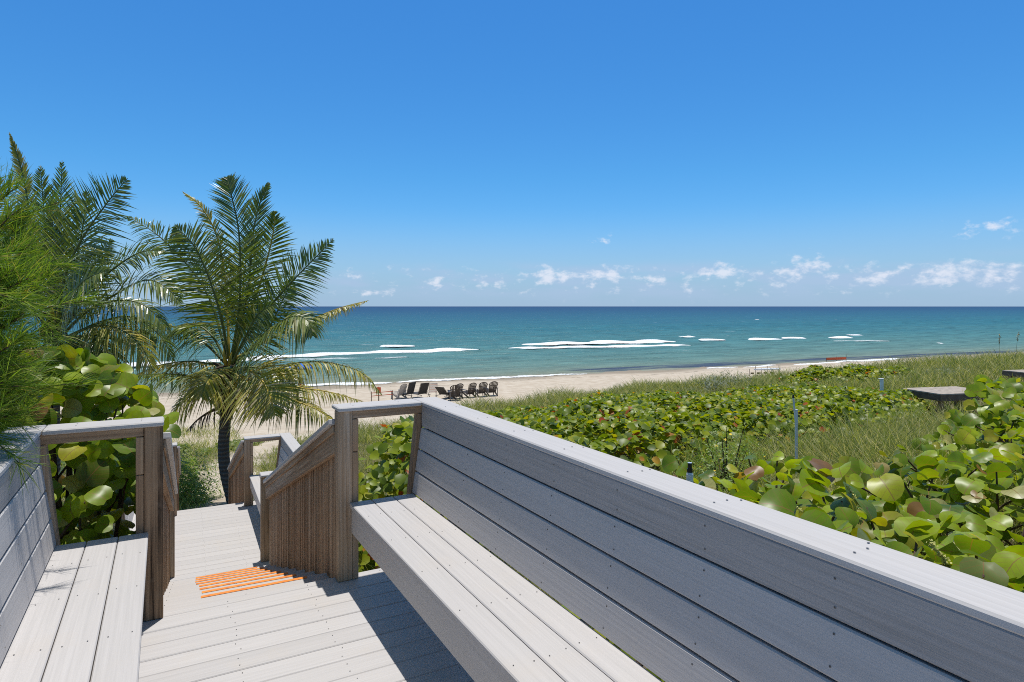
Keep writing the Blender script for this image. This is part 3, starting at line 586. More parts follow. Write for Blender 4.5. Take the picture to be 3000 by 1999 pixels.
def bench(label, side, y0, y1, z, lowm, xi, seat, near_frame, base, far_frame=True, capw=.158):
    """side +1: seat on the right of the walk, -1: on the left. xi: x of the seat front, seat: depth"""
    o = (low_thing if lowm else thing)('built_in_bench', label, 'bench', base, group='built-in benches along the boardwalk'); s = side
    X = lambda d: xi + s * d                                  # d metres outwards from the seat front
    def bx(b, d0, d1, *a, **k): b.box(min(X(d0), X(d1)), max(X(d0), X(d1)), *a, **k)
    ysc = np.arange(y1 - .28, y0, -.405)
    b = Off(base); w = (seat - .007) / 3
    for j in range(3):
        d0 = j * (w + .0035); bx(b, d0, d0 + w, y0, y1, z + .422, z + .45, .004)
        for yq in ysc:
            for f_ in (.22, .78): b.disc((X(d0 + w * f_), yq + random.uniform(-.012, .012), z + .4522), 0.0027, mi=1)
    b.build('seat', [comp_y, screw], o)
    sf = Off(base)
    for j in (1, 2): bx(sf, j * (w + .0035) - .03, j * (w + .0035) + .026, y0, y1 - .01, z + .40, z + .4205)  # unseen strips added to stop sun leaking through the seat gaps
    bx(sf, seat - .035, seat + .03, y0, y1 - .01, z + .30, z + .4205)  # added blocker, keeps the gap behind the seat dark
    sf.build('seat_gap_blocker', wood_y, o)
    a = Off(base); bx(a, .010, .038, y0, y1 - .004, z + .275, z + .4205, .003)
    for yq in ysc[::2]: a.disc((X(.0085), yq, z + .36 + random.uniform(-.03, .03)), 0.0027, (-s, 0, 0), mi=1)
    a.build('seat_apron', [comp_y, screw], o)
    # backrest: three leaning boards, an upright one on top
    k = Off(base); hb = .1314; lean = .15; d_ = seat - .010; zz = z + .4505
    cth = math.atan(lean)
    for j in range(4):
        if j < 3:
            p = Vector((X(d_ + .014), 0, zz)); q = Vector((X(d_ + .014 + lean * hb), 0, zz + hb))
            ax = (q - p).normalized(); nn = Vector((-s * ax.z, 0, s * ax.x)) if s > 0 else Vector((ax.z, 0, -ax.x))
            c = (p + q) / 2; k.cbox((c.x, (y0 + y1) / 2, c.z), ((0, 1, 0), tuple(ax), tuple(nn)), ((y1 - y0) / 2, hb / 2 - .003, .013), .0045)
            for yq in ysc:
                for f_ in (.22, .78):
                    g = p.lerp(q, f_); k.disc((g.x + nn.x * .0145, yq + random.uniform(-.006, .006), g.z + nn.z * .0145), 0.0030, tuple(nn), mi=1)
            d_ += lean * hb; zz += hb
        else:
            k.build('backrest', [comp_y, screw], o); k = Off(base)
            d_ += .004; bx(k, d_, d_ + .026, y0, y1, zz + .003, z + .9755, .004)
            for yq in ysc:
                for f_ in (.25, .78): k.disc((X(d_ - .0015), yq, zz + (z + .972 - zz) * f_), 0.0030, (-s, 0, 0), mi=1)
    dtop = d_
    k.build('top_board', [comp_dark, screw], o)['label'] = 'darker top backrest board'
    bp_ = Off(base); bp_.beam((X(seat + .028), (y0 + y1) / 2, z + .44), (X(seat + .028 + .15 * .46), (y0 + y1) / 2, z + .44 + .46), y1 - y0 - .01, .010, (1, 0, 0)); bp_.build('slat_gap_blocker', wood_y, o)  # unseen sheet added behind the slats so their gaps stay dark
    cp = Off(base); bx(cp, dtop - .004, dtop + capw - .004, y0, y1 + .155, z + .976, z + 1.0, .006)
    for yq in ysc:
        for f_ in (.3, .62, .85): cp.disc((X(dtop + capw * f_), yq + random.uniform(-.02, .02), z + 1.0022), .004, mi=1)
    cp.build('top_cap', [comp_y, screw], o)
    # end frames: post by the walk, cap across, rail beneath it, upright behind the backrest
    def frame(yf, sgn):
        # yf: bench side of the post, sgn +1 frame lies beyond the bench, -1 before it
        ya, yb = sorted((yf, yf + sgn * .085))
        po = Off(base); bx(po, -.065, .0195, ya, yb, z + .002, z + .975, .004); po.build('post', wood_z, o)
        p2 = Off(base); bx(p2, .0205, .055, ya + .004, yb - .02, z + .002, z + .735); bx(p2, .0205, .055, ya + .006, yb - .02, z + .738, z + .925); p2.build('post_packer', wood_z, o)
        up = Off(base); dd = seat
        up.beam((X(dd - .02), (ya + yb) / 2, z + .2), (X(dd + .055), (ya + yb) / 2, z + .924), .07, .036, (1, 0, 0)); up.build('upright', wood_z, o)
        ra = Off(base); bx(ra, .0205, dtop + .02, ya + .012, ya + .05, z + .926, z + .9755); ra.build('rail', wood_x, o)
        cc = Off(base); bx(cc, -.068, dtop - .006, ya - .026, ya + .147, z + .976, z + 1.0, .006)
        for f_ in (.2, .75): cc.disc((X(-.068 + f_ * (dtop + .06)), ya + .04, z + 1.0022), .004, mi=1); cc.disc((X(-.068 + f_ * (dtop + .06)), ya + .1, z + 1.0022), .004, mi=1)
        cc.build('end_cap', [comp_x, screw], o)
    if far_frame: frame(y1 + .004, 1)
    if near_frame: frame(y0 - .11, 1)
    for yq in np.arange(y1 - .5, y0, -1.22):                     # brackets under the seat
        br = Off(base); bx(br, .04, seat + .05, yq - .019, yq + .019, z + .33, z + .42); bx(br, seat - .06, seat + .03, yq - .045, yq - .02, z + .002, z + .42); br.build('seat_bracket', wood_x, o)
    return o
bench('long grey bench filling the right foreground, dark backrest boards', 1, -1.9, 3.645, 0, False, .932, .384, False, (1.1, 1, 0))
bench('grey bench at the left edge with streaky needle shadows on its backrest', -1, -1.9, 3.655, 0, False, -.070, .384, False, (-.3, 1, 0))
bench('lower right bench on the landing, half hidden by the stair railing', 1, 7.86, 10.02, -1.35, True, .932, .384, True, (1.1, 9, -1.35))
bench('lower left bench on the landing, behind the left post and sea grape', -1, 7.86, 10.02, -1.35, True, -.070, .384, True, (-.3, 9, -1.35))

def railing(label, side, y0, z0, n, base, newel=True):
    o = low_thing('stair_railing', label, 'railing', base, group='stair railings'); s = side; sl = -.15 / .436
    xi = .885 if s > 0 else -.02
    y1 = y0 + .436 * (n + .35) + .15; ln = lambda y: z0 + (y - y0) * sl
    c = Off(base); c.beam((xi, y0 + .01, ln(y0) + .905), (xi, y1 - .28, ln(y1 - .28) + .905), .10, .034, ch=.005); c.build('top_rail', comp_y, o)
    b = Off(base); b.beam((xi + s * .004, y0 + .01, ln(y0) + .80), (xi + s * .004, y1 - .20, ln(y1 - .20) + .80), .036, .15); b.build('side_board', wood_slope, o)
    b2 = Off(base); b2.beam((xi - s * .020, y0 + .01, ln(y0) + .862), (xi - s * .020, y1 - .26, ln(y1 - .26) + .862), .012, .045); b2.build('trim', wood_slope, o)
    q = Off(base); y = y0 + .03
    while y < y1 - .24:
        w = .034 if random.random() < .75 else .03; j = random.uniform(-.004, .004); x = xi + s * (.040 + j)
        q.box(x - .015, x + .015, y, y + w, ln(y) - .09 + random.uniform(-.015, .015), ln(y) + .74, .003); y += w + random.uniform(.003, .017)
    q.build('balusters', wood_z, o)
    if newel:
        p = Off(base); p.box(xi - .012 if s > 0 else xi - .075, xi + .075 if s > 0 else xi + .012, y1 - .19, y1 - .10, ln(y1) - .3, ln(y1 - .15) + .80, .004); p.build('newel_post', wood_z, o)
railing('right railing of the upper stair, close set upright slats', 1, 3.745, 0, 8, (.885, 5.5, -.7), False)
railing('left railing of the upper stair, seen nearly edge on behind the left post', -1, 3.745, 0, 8, (-.02, 5.5, -.7), False)
railing('right railing of the lower stair, below the palm trunk', 1, 10.28, -1.35, 8, (.885, 12.2, -2.0))
railing('left railing of the lower stair, dropping to the sand beside the green bush', -1, 10.28, -1.35, 8, (-.02, 12.2, -2.0))
#@@PLANTS
# ------------------------------------------------------------------ palms
def frond_arrays(ctrl, Lmax, n, nrm, droop, width=.03, start=.14, fwd=.75, lift=.12, seed=0, keep=1.0, one=0):
    rg = np.random.default_rng(seed); C = np.array([tuple(p) for p in catmull(ctrl, 60)]); Tn = unit(np.gradient(C, axis=0)); nrm = np.asarray(nrm, float)
    V = []; Fc = []
    tt = np.linspace(start, .98, n)
    for sg in (-1, 1):
        if one and sg != one: continue
        for t in tt + rg.uniform(-.004, .004, n):
            if rg.random() > keep: continue
            k = min(max(t, 0), 1) * 59; i = min(int(k), 58); fr = k - i; p = C[i] * (1 - fr) + C[i + 1] * fr; T = Tn[i]
            N_ = nrm - T * (nrm @ T); N_ = N_ / max(np.linalg.norm(N_), 1e-6); Sd = np.cross(T, N_) * sg
            L = Lmax * 1.3 * (math.sin(math.pi * min(1, .18 + .80 * t)) ** .6 * (1 - .2 * t - .55 * t ** 4)) * rg.uniform(.72, 1.1)
            f = fwd * (.40 + .85 * t) + rg.normal(0, .10)
            d = T * f + Sd + N_ * (lift + rg.normal(0, .12)); d = d / np.linalg.norm(d)
            w = T - d * (T @ d); w = w / max(np.linalg.norm(w), 1e-6); tw = rg.normal(0, .35); w = w * math.cos(tw) + np.cross(d, w) * math.sin(tw)
            dr = droop * rg.uniform(.6, 1.5); b = len(V)
            for s_, ws in ((0, .45), (.3, 1), (.65, .8), (1, 0)):
                q = p + d * L * s_ * (1 - .22 * dr * s_) + np.array([0, 0, -1.0]) * dr * L * s_ ** 2.0 * .75
                if ws: V.append(q - w * width * ws * .5); V.append(q + w * width * ws * .5)
                else: V.append(q)
            Fc += [(b, b + 1, b + 3), (b, b + 3, b + 2), (b + 2, b + 3, b + 5), (b + 2, b + 5, b + 4), (b + 4, b + 5, b + 6)]
    return np.array(V), np.array(Fc)
TOCAM = np.array([-SP, -CP, 0.0])
def palm(name, label, base, trunk_pts, trunk_r, fronds, cx, crown_r=.2):
    o = thing(name, label, 'palm tree', base); B = np.array(base)
    loc = lambda p: Vector(p) - Vector(base)
    tk = MB(); pts = catmull([loc(p) for p in trunk_pts], 40); rad = np.interp(np.linspace(0, 1, 40), np.linspace(0, 1, len(trunk_r)), trunk_r) * (1 + .05 * (np.arange(40) % 2))
    tk.tube(pts, list(rad), 16); tk.build('trunk', trunk_m, o, smooth=True)
    # old leaf bases and fibre round the top of the trunk
    hd = MB(); rg = random.Random(5 + cx); top = loc(trunk_pts[-1])
    for k in range(44):
        a = rg.uniform(0, 6.28); z = rg.uniform(-1.0, .12); r0 = .11; ln = rg.uniform(.22, .5); up = rg.uniform(-.3, .9)
        p = top + Vector((math.cos(a) * r0, math.sin(a) * r0, z)); q = p + Vector((math.cos(a) * ln * .6, math.sin(a) * ln * .6, ln * up))
        hd.tube([p, p.lerp(q, .5) + Vector((0, 0, .03)), q], [.07, .05, .02], 5)
    hd.tube([top + Vector((0, 0, -1.1)), top + Vector((0, 0, -.6)), top + Vector((0, 0, -.2)), top + Vector((0, 0, .15))], [.13, .17, .22, .12], 12)
    hd.build('crown_fibre', fibre, o)
    sp_ = MB(); 
    for a, ln in ((-1.9, .5), (-1.2, .42)):
        p = top + Vector((.05 * math.cos(a), .05 * math.sin(a), .05)); q = p + Vector((math.cos(a) * .2, math.sin(a) * .2, ln)); sp_.tube([p, p.lerp(q, .5), q], [.02, .045, .008], 6)
    sp_.build('flower_sheath', rachis_y, o, smooth=True)
    for k, fd in enumerate(fronds):
        ctrl = [loc(p) for p in fd['c']]; mat = {'g': palm_green, 'o': palm_old, 'd': palm_dead}[fd.get('m', 'g')]
        V, Fc = frond_arrays(ctrl, fd.get('L', .8), int(fd.get('n', 78) * 1.12), fd['N'], fd.get('droop', .3), width=fd.get('w', .034) * .84, start=fd.get('s', .16), fwd=fd.get('fwd', .7), lift=fd.get('lift', .1), seed=k * 7 + cx, keep=fd.get('keep', .93))
        fr = np_mesh('frond', V, Fc, mat, o, smooth=False)
        if fd.get('m') == 'o': fr['label'] = 'yellowing frond'
        if fd.get('m') == 'd': fr['label'] = 'dead brown frond'
        r_ = MB(); c = catmull(ctrl, 24); r_.tube(c, list(np.linspace(fd.get('r', .032), .006, 24)), 6)
        r_.build('stalk', rachis_y if fd.get('y', fd.get('m') == 'o') else (bark if fd.get('m') == 'd' else rachis_g), fr, smooth=True)
    return o
def r2(x, y, dz=0.0, zc=14.6): return at(350 + .5102 * x, 480 + .5102 * y, zc + dz)
UPN = np.array([0, 0, 1.0])
def mixn(a, b): q = TOCAM * a + UPN * b; return q / np.linalg.norm(q)
A = lambda pts, **k: dict(c=[r2(*p) for p in pts], **k)
palm_A = [
    A([(640, 1130, 0), (690, 800, -.35), (688, 420, -.6), (640, 170, -.5), (615, 75, -.4)], N=mixn(1, .2), L=.86, droop=.16, fwd=1.25, n=92),
    A([(650, 1120, 0), (735, 750, -.1), (765, 420, -.15), (800, 250, 0), (860, 105, .1)], N=mixn(1, .2), L=.68, droop=.12, fwd=1.5),
    A([(630, 1100, .2), (610, 700, .5), (560, 420, .5), (470, 250, .4), (362, 160, .3)], N=mixn(.4, .6), L=.42, droop=.35, fwd=1.5, m='o', keep=.8),
    A([(630, 1130, 0), (575, 850, -.4), (500, 620, -.6), (420, 460, -.7), (315, 355, -.7)], N=mixn(1, .5), L=1.1, droop=.3, n=96),
    A([(620, 1120, .4), (520, 780, .7), (380, 570, .8), (220, 410, .8), (42, 300, .8)], N=mixn(.8, .6), L=.85, droop=.3),
    A([(650, 1120, .1), (790, 740, .35), (855, 520, .35), (885, 380, .3), (893, 270, .25)], N=mixn(1, -.2), L=.72, droop=.15, fwd=.95, y=True),
    A([(650, 1130, .1), (800, 900, -.1), (960, 710, -.2), (1100, 565, -.2), (1230, 430, -.2)], N=mixn(1, .3), L=.88, droop=.18, n=92),
    A([(650, 1150, 0), (780, 1040, -.5), (900, 925, -.9), (1010, 875, -1.1), (1085, 905, -1.2), (1110, 990, -1.3)], N=mixn(.45, 1), L=.95, droop=.75, n=96, w=.04),
    A([(660, 1120, .3), (860, 1010, .8), (1080, 905, 1.0), (1260, 830, 1.0), (1430, 785, 1.0)], N=mixn(.1, 1), L=.55, droop=.8, m='o', s=.45),
    A([(660, 1170, 0), (830, 1205, .3), (980, 1150, .5), (1180, 1140, .6), (1380, 1195, .6), (1510, 1330, .6)], N=mixn(.1, 1), L=.75, droop=.95, n=84, w=.04, m='o', y=False, s=.28),
    A([(650, 1200, -.1), (830, 1260, -.2), (1010, 1285, -.3), (1200, 1310, -.3), (1400, 1365, -.3)], N=mixn(.1, 1), L=.6, droop=.9, m='o'),
    A([(640, 1220, -.2), (860, 1300, -.6), (1000, 1360, -.8), (1120, 1405, -.9), (1240, 1480, -.9)], N=mixn(.2, 1), L=.75, droop=.9, m='o'),
    A([(640, 1180, -.1), (730, 1178, -.6), (815, 1240, -1.1), (865, 1340, -1.4), (895, 1450, -1.5)], N=mixn(1, .8), L=1.05, droop=.35, m='o', n=100, fwd=.6, w=.04),
    A([(620, 1170, 0), (520, 1150, .2), (400, 1135, .3), (220, 1160, .3), (60, 1230, .3)], N=mixn(.1, 1), L=.7, droop=.85, m='o', y=False),
    A([(610, 1200, .1), (480, 1230, .0), (330, 1210, -.1), (180, 1210, -.1), (45, 1222, -.2)], N=mixn(.1, 1), L=.8, droop=.85),
    A([(600, 1250, -.1), (535, 1275, -.3), (440, 1310, -.4), (350, 1385, -.5), (290, 1450, -.5)], N=mixn(.5, 1), L=.7, droop=.6, m='o'),
    A([(610, 1150, .2), (500, 1040, .6), (380, 960, .8), (240, 925, .9), (110, 960, .9), (30, 1060, .9)], N=mixn(.1, 1), L=.85, droop=.9, n=88),
    A([(615, 1140, .1), (540, 1000, .3), (450, 930, .4), (340, 935, .4), (260, 1010, .4)], N=mixn(.2, 1), L=.8, droop=.8),
    A([(625, 1120, .3), (590, 880, .8), (520, 640, 1.1), (420, 480, 1.2)], N=mixn(.9, .3), L=.8, droop=.2),
    A([(640, 1120, .3), (700, 820, .8), (720, 600, 1.0), (760, 380, 1.0)], N=mixn(1, .2), L=.75, droop=.15),
    A([(660, 1140, .3), (830, 980, .7), (930, 800, .9), (1000, 640, .9)], N=mixn(1, .2), L=.7, droop=.25),
    A([(645, 1150, -.1), (720, 1000, -.5), (800, 860, -.7), (900, 800, -.8)], N=mixn(.8, .5), L=.7, droop=.45),
    A([(585, 1400, 0), (520, 1425, -.1), (450, 1470, -.15), (385, 1535, -.2)], N=mixn(.3, 1), L=.3, droop=1.0, m='d', n=40, keep=.5, r=.045),
    A([(655, 1180, .1), (720, 1250, -.1), (770, 1330, -.1), (800, 1450, -.1)], N=mixn(.6, .4), L=.35, droop=.8, m='d', n=40, keep=.6),
]
palm_A += [
    A([(640, 1170, -.1), (560, 1190, -.7), (500, 1250, -1.0), (470, 1340, -1.1)], N=mixn(.8, .8), L=.8, droop=.6, m='o', y=False),
    A([(650, 1170, .1), (780, 1170, .3), (920, 1190, .4), (1050, 1250, .4)], N=mixn(.3, 1), L=.8, droop=.8)]
ta = at(690, 1480, 14.65); ta.z = float(gz(ta.x, ta.y)) - .1
palm('coconut_palm', 'short coconut palm with curved dark trunk rising beside the foot of the stairs', (ta.x, ta.y, ta.z),
     [ta, at(676, 1440, 14.65), at(660, 1377, 14.65), at(655, 1310, 14.65), at(660, 1230, 14.65), at(664, 1090, 14.65)], [.15, .135, .125, .118, .12, .13], palm_A, 3)
def sb(u, v, dz=0.0): return at(u, v, 13.2 + dz)
Bf = lambda pts, **k: dict(c=[sb(*p) for p in pts], **k)
palm_B = [
    Bf([(166, 995, 0), (185, 830, -.4), (235, 710, -.6), (310, 600, -.7), (374, 522, -.7)], N=mixn(1, .25), L=1.1, droop=.06, n=92, w=.032, fwd=.55),
    Bf([(160, 985, .2), (170, 800, .5), (176, 640, .6), (182, 470, .6)], N=mixn(1, .1), L=.85, droop=.1, fwd=1.2),
    Bf([(150, 985, .1), (142, 800, .3), (130, 640, .3), (118, 485, .3)], N=mixn(1, .1), L=.85, droop=.1, fwd=1.1),
    Bf([(130, 980, -.1), (95, 740, -.2), (78, 570, -.2), (55, 470, -.2), (27, 388, -.2)], N=mixn(.7, .4), L=.38, droop=.2, fwd=1.8, m='o', y=False),
    Bf([(140, 985, .1), (95, 820, .3), (60, 690, .4), (0, 560, .5), (-50, 520, .5)], N=mixn(.8, .5), L=.7, droop=.4, m='o'),
    Bf([(175, 990, 0), (240, 925, -.3), (330, 868, -.5), (420, 822, -.6), (480, 838, -.6), (532, 890, -.6)], N=mixn(.55, 1), L=.85, droop=.45, n=88, lift=.3),
    Bf([(180, 1000, .2), (290, 945, .5), (390, 930, .6), (470, 985, .6), (510, 1060, .6)], N=mixn(.1, 1), L=.85, droop=.95, n=84),
    Bf([(170, 1005, -.1), (240, 985, -.5), (300, 1010, -.7), (345, 1080, -.8)], N=mixn(.2, 1), L=.8, droop=.9),
    Bf([(160, 1005, -.2), (190, 1000, -.7), (230, 1040, -1.0), (262, 1110, -1.2)], N=mixn(.4, 1), L=.75, droop=.8),
    Bf([(150, 1005, 0), (90, 1000, -.2), (30, 1050, -.3), (-10, 1130, -.4)], N=mixn(.2, 1), L=.8, droop=.9),
    Bf([(165, 990, .4), (230, 870, .9), (270, 790, 1.1), (330, 700, 1.2)], N=mixn(1, .2), L=.85, droop=.2),
    Bf([(155, 990, .3), (120, 850, .8), (60, 720, 1.0), (20, 600, 1.0)], N=mixn(1, .2), L=.85, droop=.15),
    Bf([(165, 995, -.2), (205, 880, -.7), (250, 820, -1.0), (320, 790, -1.2)], N=mixn(.8, .6), L=.8, droop=.4),
    Bf([(160, 985, .1), (158, 860, .2), (150, 740, .2), (160, 590, .2)], N=mixn(1, .1), L=.85, droop=.1, fwd=1.1),
    Bf([(172, 1010, 0), (220, 1040, -.2), (260, 1100, -.3), (280, 1190, -.4)], N=mixn(.4, .6), L=.6, droop=.8, m='o', keep=.8),
    Bf([(168, 1010, .1), (205, 1060, .0), (225, 1130, .0), (235, 1200, .0)], N=mixn(.5, .5), L=.5, droop=.9, m='d', keep=.7),
]
tb = sb(150, 1250); tb.z = float(gz(tb.x, tb.y)) - .1
palm_B += [
    Bf([(172, 990, -.1), (250, 860, -.3), (330, 790, -.4), (410, 740, -.4), (480, 735, -.4)], N=mixn(.7, .8), L=.85, droop=.35),
    Bf([(172, 995, .1), (260, 910, .2), (350, 880, .2), (430, 900, .2), (500, 975, .2)], N=mixn(.3, 1), L=.9, droop=.8),
    Bf([(175, 1000, -.2), (260, 960, -.4), (340, 960, -.5), (410, 1010, -.5), (450, 1090, -.5)], N=mixn(.2, 1), L=.9, droop=.9, m='o', y=False),
    Bf([(160, 985, .3), (215, 800, .6), (240, 680, .7), (255, 560, .7)], N=mixn(1, .1), L=.9, droop=.1, fwd=.9)]
palm('coconut_palm', 'left coconut palm behind the feathery pine, tall flat frond against the sky', (tb.x, tb.y, tb.z),
     [tb, sb(152, 1180), sb(158, 1100), sb(164, 960)], [.17, .14, .13, .14], palm_B, 400)

# ------------------------------------------------------------------ feathery pine at the left edge
def pine():
    base = Vector((-1.5, 4.35, -1.3)); o = thing('casuarina_tree', 'feathery green pine with hair fine needles overhanging the left bench', 'tree', base)
    rg = np.random.default_rng(21)
    tk = MB(); tk.tube([Vector((0, 0, 0)), Vector((.04, .03, 1.5)), Vector((-.03, .08, 3.0)), Vector((.02, .05, 4.6))], [.09, .07, .05, .025], 8); tk.build('trunk', bark, o, smooth=True)
    br = MB(); V = []; D = 1.275
    def needles(C, n, L0, t0):
        Tn = unit(np.gradient(C, axis=0))
        for t in t0 + (1 - t0) * rg.random(n) ** .8:
            k = t * (len(C) - 1); i = min(int(k), len(C) - 2); p = C[i] + (C[i + 1] - C[i]) * (k - i) + rg.normal(0, .006, 3); T = Tn[i]
            r = rg.normal(0, 1, 3); r /= np.linalg.norm(r); d = unit((T * rg.uniform(.5, 1.3) + r * .62 + np.array([0, 0, .32]))[None])[0]; L = L0 * rg.uniform(.55, 1.2)
            w = np.cross(d, rg.normal(0, 1, 3)); w = w / np.linalg.norm(w) * .00135; bend = np.array([0, 0, -1]) * L * rg.uniform(0, .3)
            V.extend([p - w, p + w, p + d * L * .55 + w * .9 + bend * .25, p + d * L * .55 - w * .9 + bend * .25, p + d * L + bend])
    tips = [(62, 478, 3.3), (128, 520, 3.4), (100, 560, 3.2), (185, 632, 3.2), (150, 660, 3.1), (60, 560, 3.0), (20, 500, 3.2), (120, 700, 3.2), (90, 640, 2.9), (30, 620, 2.9), (140, 760, 3.3), (70, 720, 2.9), (20, 700, 2.8),
            (120, 830, 3.2), (80, 800, 2.9), (30, 790, 2.7), (110, 890, 3.1), (60, 880, 2.9), (20, 870, 2.7), (90, 945, 3.0), (40, 950, 2.8), (5, 940, 2.6), (-40, 600, 2.8), (-50, 750, 2.7), (-40, 880, 2.6), (-60, 980, 2.5), (-80, 500, 3.0), (-110, 1040, 2.4), (-140, 900, 2.5),
            (150, 590, 3.6), (40, 430, 3.5), (-30, 420, 3.4), (-80, 800, 2.3), (-120, 700, 2.1), (-160, 720, 1.9), (-200, 800, 1.8), (-100, 860, 2.2), (-150, 600, 2.0), (-220, 660, 1.75), (-250, 560, 1.8), (-180, 860, 1.95), (-60, 640, 2.2), (-100, 520, 2.1), (-230, 420, 1.8)]
    for (u, v, zc) in tips:
        if u > 40: u = 40 + (u - 40) * .5
        q = at(u * D, v * D, zc * (.88 if u > -50 else 1.0)) - base; z0 = max(.5, q.z * .8 - .2 + rg.uniform(-.2, .1)); p = Vector((.02, .04, z0)); mid = p.lerp(q, .5) + Vector((0, 0, rg.uniform(.0, .12)))
        c = catmull([p, mid, q], 20); br.tube(c, list(np.linspace(.012, .0025, 20)), 5); C = np.array([tuple(x) for x in c]); needles(C, 330, .17, .35)
        for j in range(7):                                          # side twigs
            t = rg.uniform(.35, .95); i = int(t * 19); a = Vector(C[i]); dr = Vector(C[min(i + 1, 19)] - C[max(i - 1, 0)]).normalized(); e = a + (dr * .6 + Vector(rg.normal(0, .5, 3)) + Vector((0, 0, .15))).normalized() * rg.uniform(.16, .34)
            c2 = catmull([a, a.lerp(e, .5) + Vector((0, 0, .02)), e], 8); br.tube(c2, list(np.linspace(.004, .0015, 8)), 4); needles(np.array([tuple(x) for x in c2]), 105, .13, .1)
    br.build('branch', bark, o, smooth=True)
    V = np.array(V); n = len(V) // 5; b = (np.arange(n) * 5)[:, None]; T = np.concatenate([b + [[0, 1, 2]], b + [[0, 2, 3]], b + [[3, 2, 4]]])
    np_mesh('foliage', V, T, needle_mat, o, smooth=False)
pine()

# ------------------------------------------------------------------ sea grape
def inside(poly, x, y):
    poly = np.asarray(poly); r = np.zeros(len(x), bool); j = len(poly) - 1
    for i in range(len(poly)):
        xi, yi = poly[i]; xj, yj = poly[j]
        c = ((yi > y) != (yj > y)) & (x < (xj - xi) * (y - yi) / (yj - yi + 1e-12) + xi); r ^= c; j = i
    return r
def edge_dist(poly, x, y):
    d = np.full(len(x), 1e9); poly = np.asarray(poly, float)
    for a, b in zip(poly, np.roll(poly, -1, 0)):
        e = b - a; t = np.clip(((x - a[0]) * e[0] + (y - a[1]) * e[1]) / (e @ e), 0, 1); d = np.minimum(d, np.hypot(x - a[0] - t * e[0], y - a[1] - t * e[1]))
    return d
def idw(ctrl, x, y):
    c = np.asarray(ctrl, float); d2 = (x[:, None] - c[:, 0]) ** 2 + (y[:, None] - c[:, 1]) ** 2 + .05; w = d2 ** -1.5; return (w * c[:, 2]).sum(1) / w.sum(1)
def lumps(x, y, a=1.0): return a * (.10 * np.sin(2.1 * x + 1.3 * np.sin(1.7 * y)) * np.sin(2.3 * y + .5) + .07 * np.sin(4.3 * x + 2 * np.sin(2.9 * y) + 1) * np.sin(3.9 * y))
def grape(name, label, poly, tops, dens, size, tmpl, mat, base, seed, cat='shrub', stuff=False, lumpa=1.0, up=1.0, nstem=40, thick=.5, sizepow=1.0):
    rg = np.random.default_rng(seed); P = np.asarray(poly, float); lo, hi = P.min(0), P.max(0); area = np.prod(hi - lo); n = int(area * dens)
    x = rg.uniform(lo[0], hi[0], n); y = rg.uniform(lo[1], hi[1], n); k = inside(P, x, y); x, y = x[k], y[k]
    ed = edge_dist(P, x, y); top = idw(tops, x, y) + lumps(x, y, lumpa); g = gz(x, y); top = np.maximum(top, g + .12); hgt = top - g
    dome = np.sqrt(np.clip(ed / .55, 0.02, 1)); z1 = g + hgt * (.35 + .65 * dome)
    dpt = rg.random(len(x)) ** 1.6 * np.minimum(thick, hgt * .8); edge = ed < .5; dpt = np.where(edge, rg.random(len(x)) * hgt * .9, dpt)
    z = np.maximum(z1 - dpt, g + .05)
    Nn = np.c_[rg.normal(0, .55, len(x)), rg.normal(0, .55, len(x)), np.full(len(x), up)] + np.where(edge, .7, .12)[:, None] * np.r_[TOCAM][None]
    D = rg.normal(0, 1, (len(x), 3)); s = rg.uniform(size[0], size[1], len(x)) ** sizepow
    V, Fc, at_ = scatter_leaves(np.c_[x, y, z] - np.array(base), Nn, D, s, tmpl)
    if stuff:
        o = np_mesh(name, V, Fc, mat, None, attrs=at_); o.location = base; return kind(o, 'stuff', label, cat)
    o = thing(name, label, cat, base); np_mesh('foliage', V, Fc, mat, o, attrs=at_)
    st = MB(); ii = rg.choice(len(x), min(nstem, len(x)), replace=False)
    for i in ii:
        p = Vector((x[i], y[i], z[i])) - Vector(base); r0 = Vector((x[i] + rg.normal(0, .3), y[i] + rg.normal(0, .3), 0)); r0.z = float(gz(r0.x, r0.y)); r0 = r0 - Vector(base)
        m = r0.lerp(p, .5) + Vector((rg.normal(0, .1), rg.normal(0, .1), .05)); st.tube(catmull([r0, m, p], 8), list(np.linspace(.016, .005, 8)), 5)
    st.build('branches', bark, o, smooth=True)
    return o
CT = [(1.72, 5.4), (3.1, 5.0), (4.9, 5.7), (6.6, 6.2), (8, 6.4), (11, 6.8), (14, 7.8), (20, 10.5), (23, 13.5), (20.5, 17), (14, 17.3), (9.5, 16.6), (6.6, 14.2), (4.6, 11.3), (2.9, 9.2), (1.75, 7.6)]
CT_TOP = [(2, 6.3, .30), (3, 6, .12), (4.7, 6.0, -.12), (6.1, 8, -.12), (7.7, 14, -1.05), (7, 12, -.8), (10, 9, -.3), (12, 12, -.88), (20, 14, -1.42), (16, 16, -1.65), (9, 16, -1.45), (2.4, 8.4, -.1), (5, 10.5, -.55), (3.6, 8.5, -.2), (15, 10, -.6)]
grape('sea_grape_thicket', 'wide low thicket of round leaved sea grape with scattered orange and red leaves', CT, CT_TOP, 350, (.038, .072), LEAF_LO, grape_mid, (6, 9, -1.2), 31, 'thicket', stuff=True, thick=.45)
NR = [(1.74, -.4), (4, -.6), (7, .8), (9.8, 2.4), (9.6, 4.2), (7.3, 4.0), (6.0, 3.1), (4.8, 3.0), (4.1, 3.5), (3.3, 4.2), (2.6, 3.7), (1.95, 3.1), (1.74, 2.2)]
